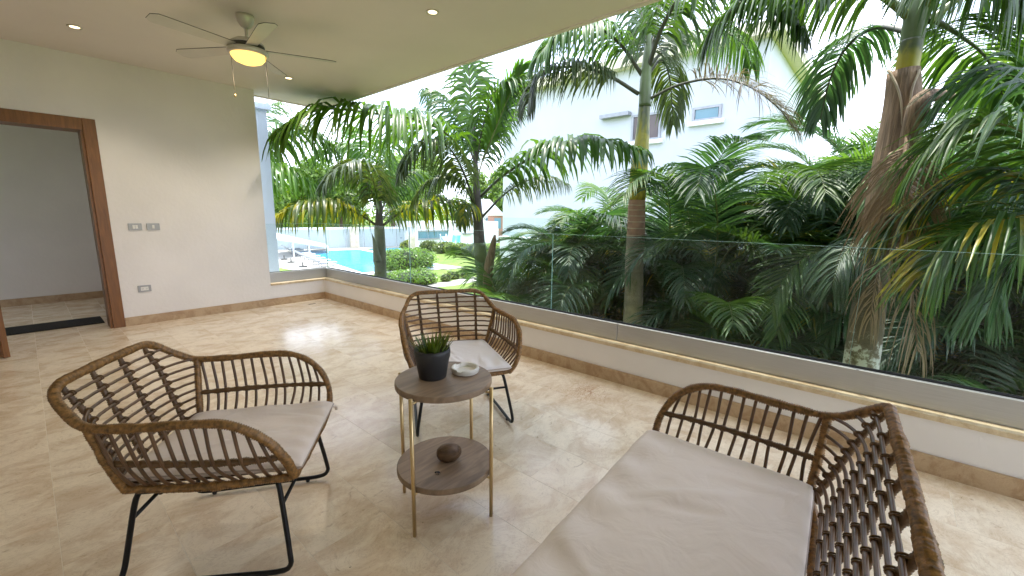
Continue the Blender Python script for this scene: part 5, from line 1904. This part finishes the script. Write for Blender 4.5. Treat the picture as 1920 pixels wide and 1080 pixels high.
cane_me = []
for k in range(4):
    hh = 1.0
    cane_me.append(MB().tube(spline([(0, 0, 0), (.03 * math.sin(k), .02, .5), (.02, .04 * math.cos(k), 1.0)], 10), np.linspace(.030, .018, 10), 7).mesh('cane', True))
    cane_me[-1].materials.append(M['cane'])

hedge_lab = {}


def areca(x, y, ncane, top, label, seed):
    r_ = np.random.default_rng(seed)
    o = thing('areca_palm', label, 'palm tree', (x, y, G), 0, 'areca palm hedge')
    for k in range(ncane):
        a = r_.uniform(0, 6.283)
        q = .38 * math.sqrt(r_.random())
        h = (top - G - 1.0) * (1 - .78 * (k / ncane) ** 1.1) * r_.uniform(.92, 1.05)
        h = max(.5, h)
        b = np.array([q * math.cos(a), q * math.sin(a), 0])
        lean = .10 * h
        c = put('cane', cane_me[k % 4], None, o, tuple(b))
        c.scale = (1, 1, h)
        dx, dy = lean * math.cos(a), lean * math.sin(a)
        c.rotation_euler = (-dy / h, dx / h, 0)
        tip = b + np.array([dx, dy, h * .985])
        nf = 5 if k < ncane * .6 else 4
        for j in range(nf):
            vi = int(r_.choice([0, 1, 2, 3, 4, 6, 8] if k < ncane * .45 else [1, 2, 3, 4, 5, 7, 8, 9]))
            az = a + (j - nf / 2) * 1.45 + r_.normal(0, .35)
            # keep a good share turned towards the light, i.e. the open terrace side
            fo = put('frond', variants[vi], None, o, tuple(tip))
            fo.rotation_euler = (r_.normal(0, .10), r_.normal(0, .08), az)
            s_ = r_.uniform(.8, 1.12)
            fo.scale = (s_, s_, s_)


spots = []
ys_ = np.linspace(5.0, -2.8, 12)
for k, y in enumerate(ys_):
    spots.append((6.9 + .3 * math.sin(k * 2.3), y, 1))
for k, y in enumerate(np.linspace(4.2, -3.3, 8)):
    spots.append((8.2 + .25 * math.sin(k * 1.7), y, 2))
for k, y in enumerate([1.2, -1.3, 4.6]):
    spots.append((6.0, y, 0))


def areca_label(k, x, y, row):
    front = ['areca palm at the left end of the hedge, beside the white wall', 'areca palm left of the ringed trunk, second from the hedge end',
             'areca palm left of the ringed trunk, third from the hedge end', 'areca palm just left of the ringed trunk',
             'areca palm directly behind the ringed trunk', 'areca palm just right of the ringed trunk', 'areca palm midway between the ringed and thick trunks',
             'areca palm left of the thick shaggy trunk', 'areca palm directly behind the thick shaggy trunk', 'areca palm just right of the thick shaggy trunk',
             'areca palm near the right picture edge', 'areca palm at the right picture edge, mostly cut off']
    if row == 1:
        return front[k]
    if row == 2:
        return ['first', 'second', 'third', 'fourth', 'fifth', 'sixth', 'seventh', 'eighth', 'ninth', 'tenth', 'eleventh'][k - 12] + ' tall areca palm from the left in the back row of the hedge'
    return ['small low areca in front of the hedge, between the ringed and thick trunks', 'small low areca in front of the hedge, right of the thick trunk', 'small low areca in front of the hedge, left of the ringed trunk'][k - 20]


for k, (x, y, row) in enumerate(spots):
    azp = math.atan2(x, y)
    pxx = 960 + F_PX * math.tan(azp - YAW)
    # crown height follows the hedge's skyline: low at its left end, tall at the right
    sky_y = np.interp(pxx, [930, 1000, 1100, 1300, 1480, 1600, 1900], [500, 420, 340, 255, 215, 225, 150])
    dist = math.hypot(x, y)
    top = at((pxx, sky_y), dist)[2] - 0.6
    if row == 0:
        areca(x, y, 5, .3, areca_label(k, x, y, row), 200 + k)
    else:
        areca(x, y, 10 if row == 1 else 7, top, areca_label(k, x, y, row), 200 + k)
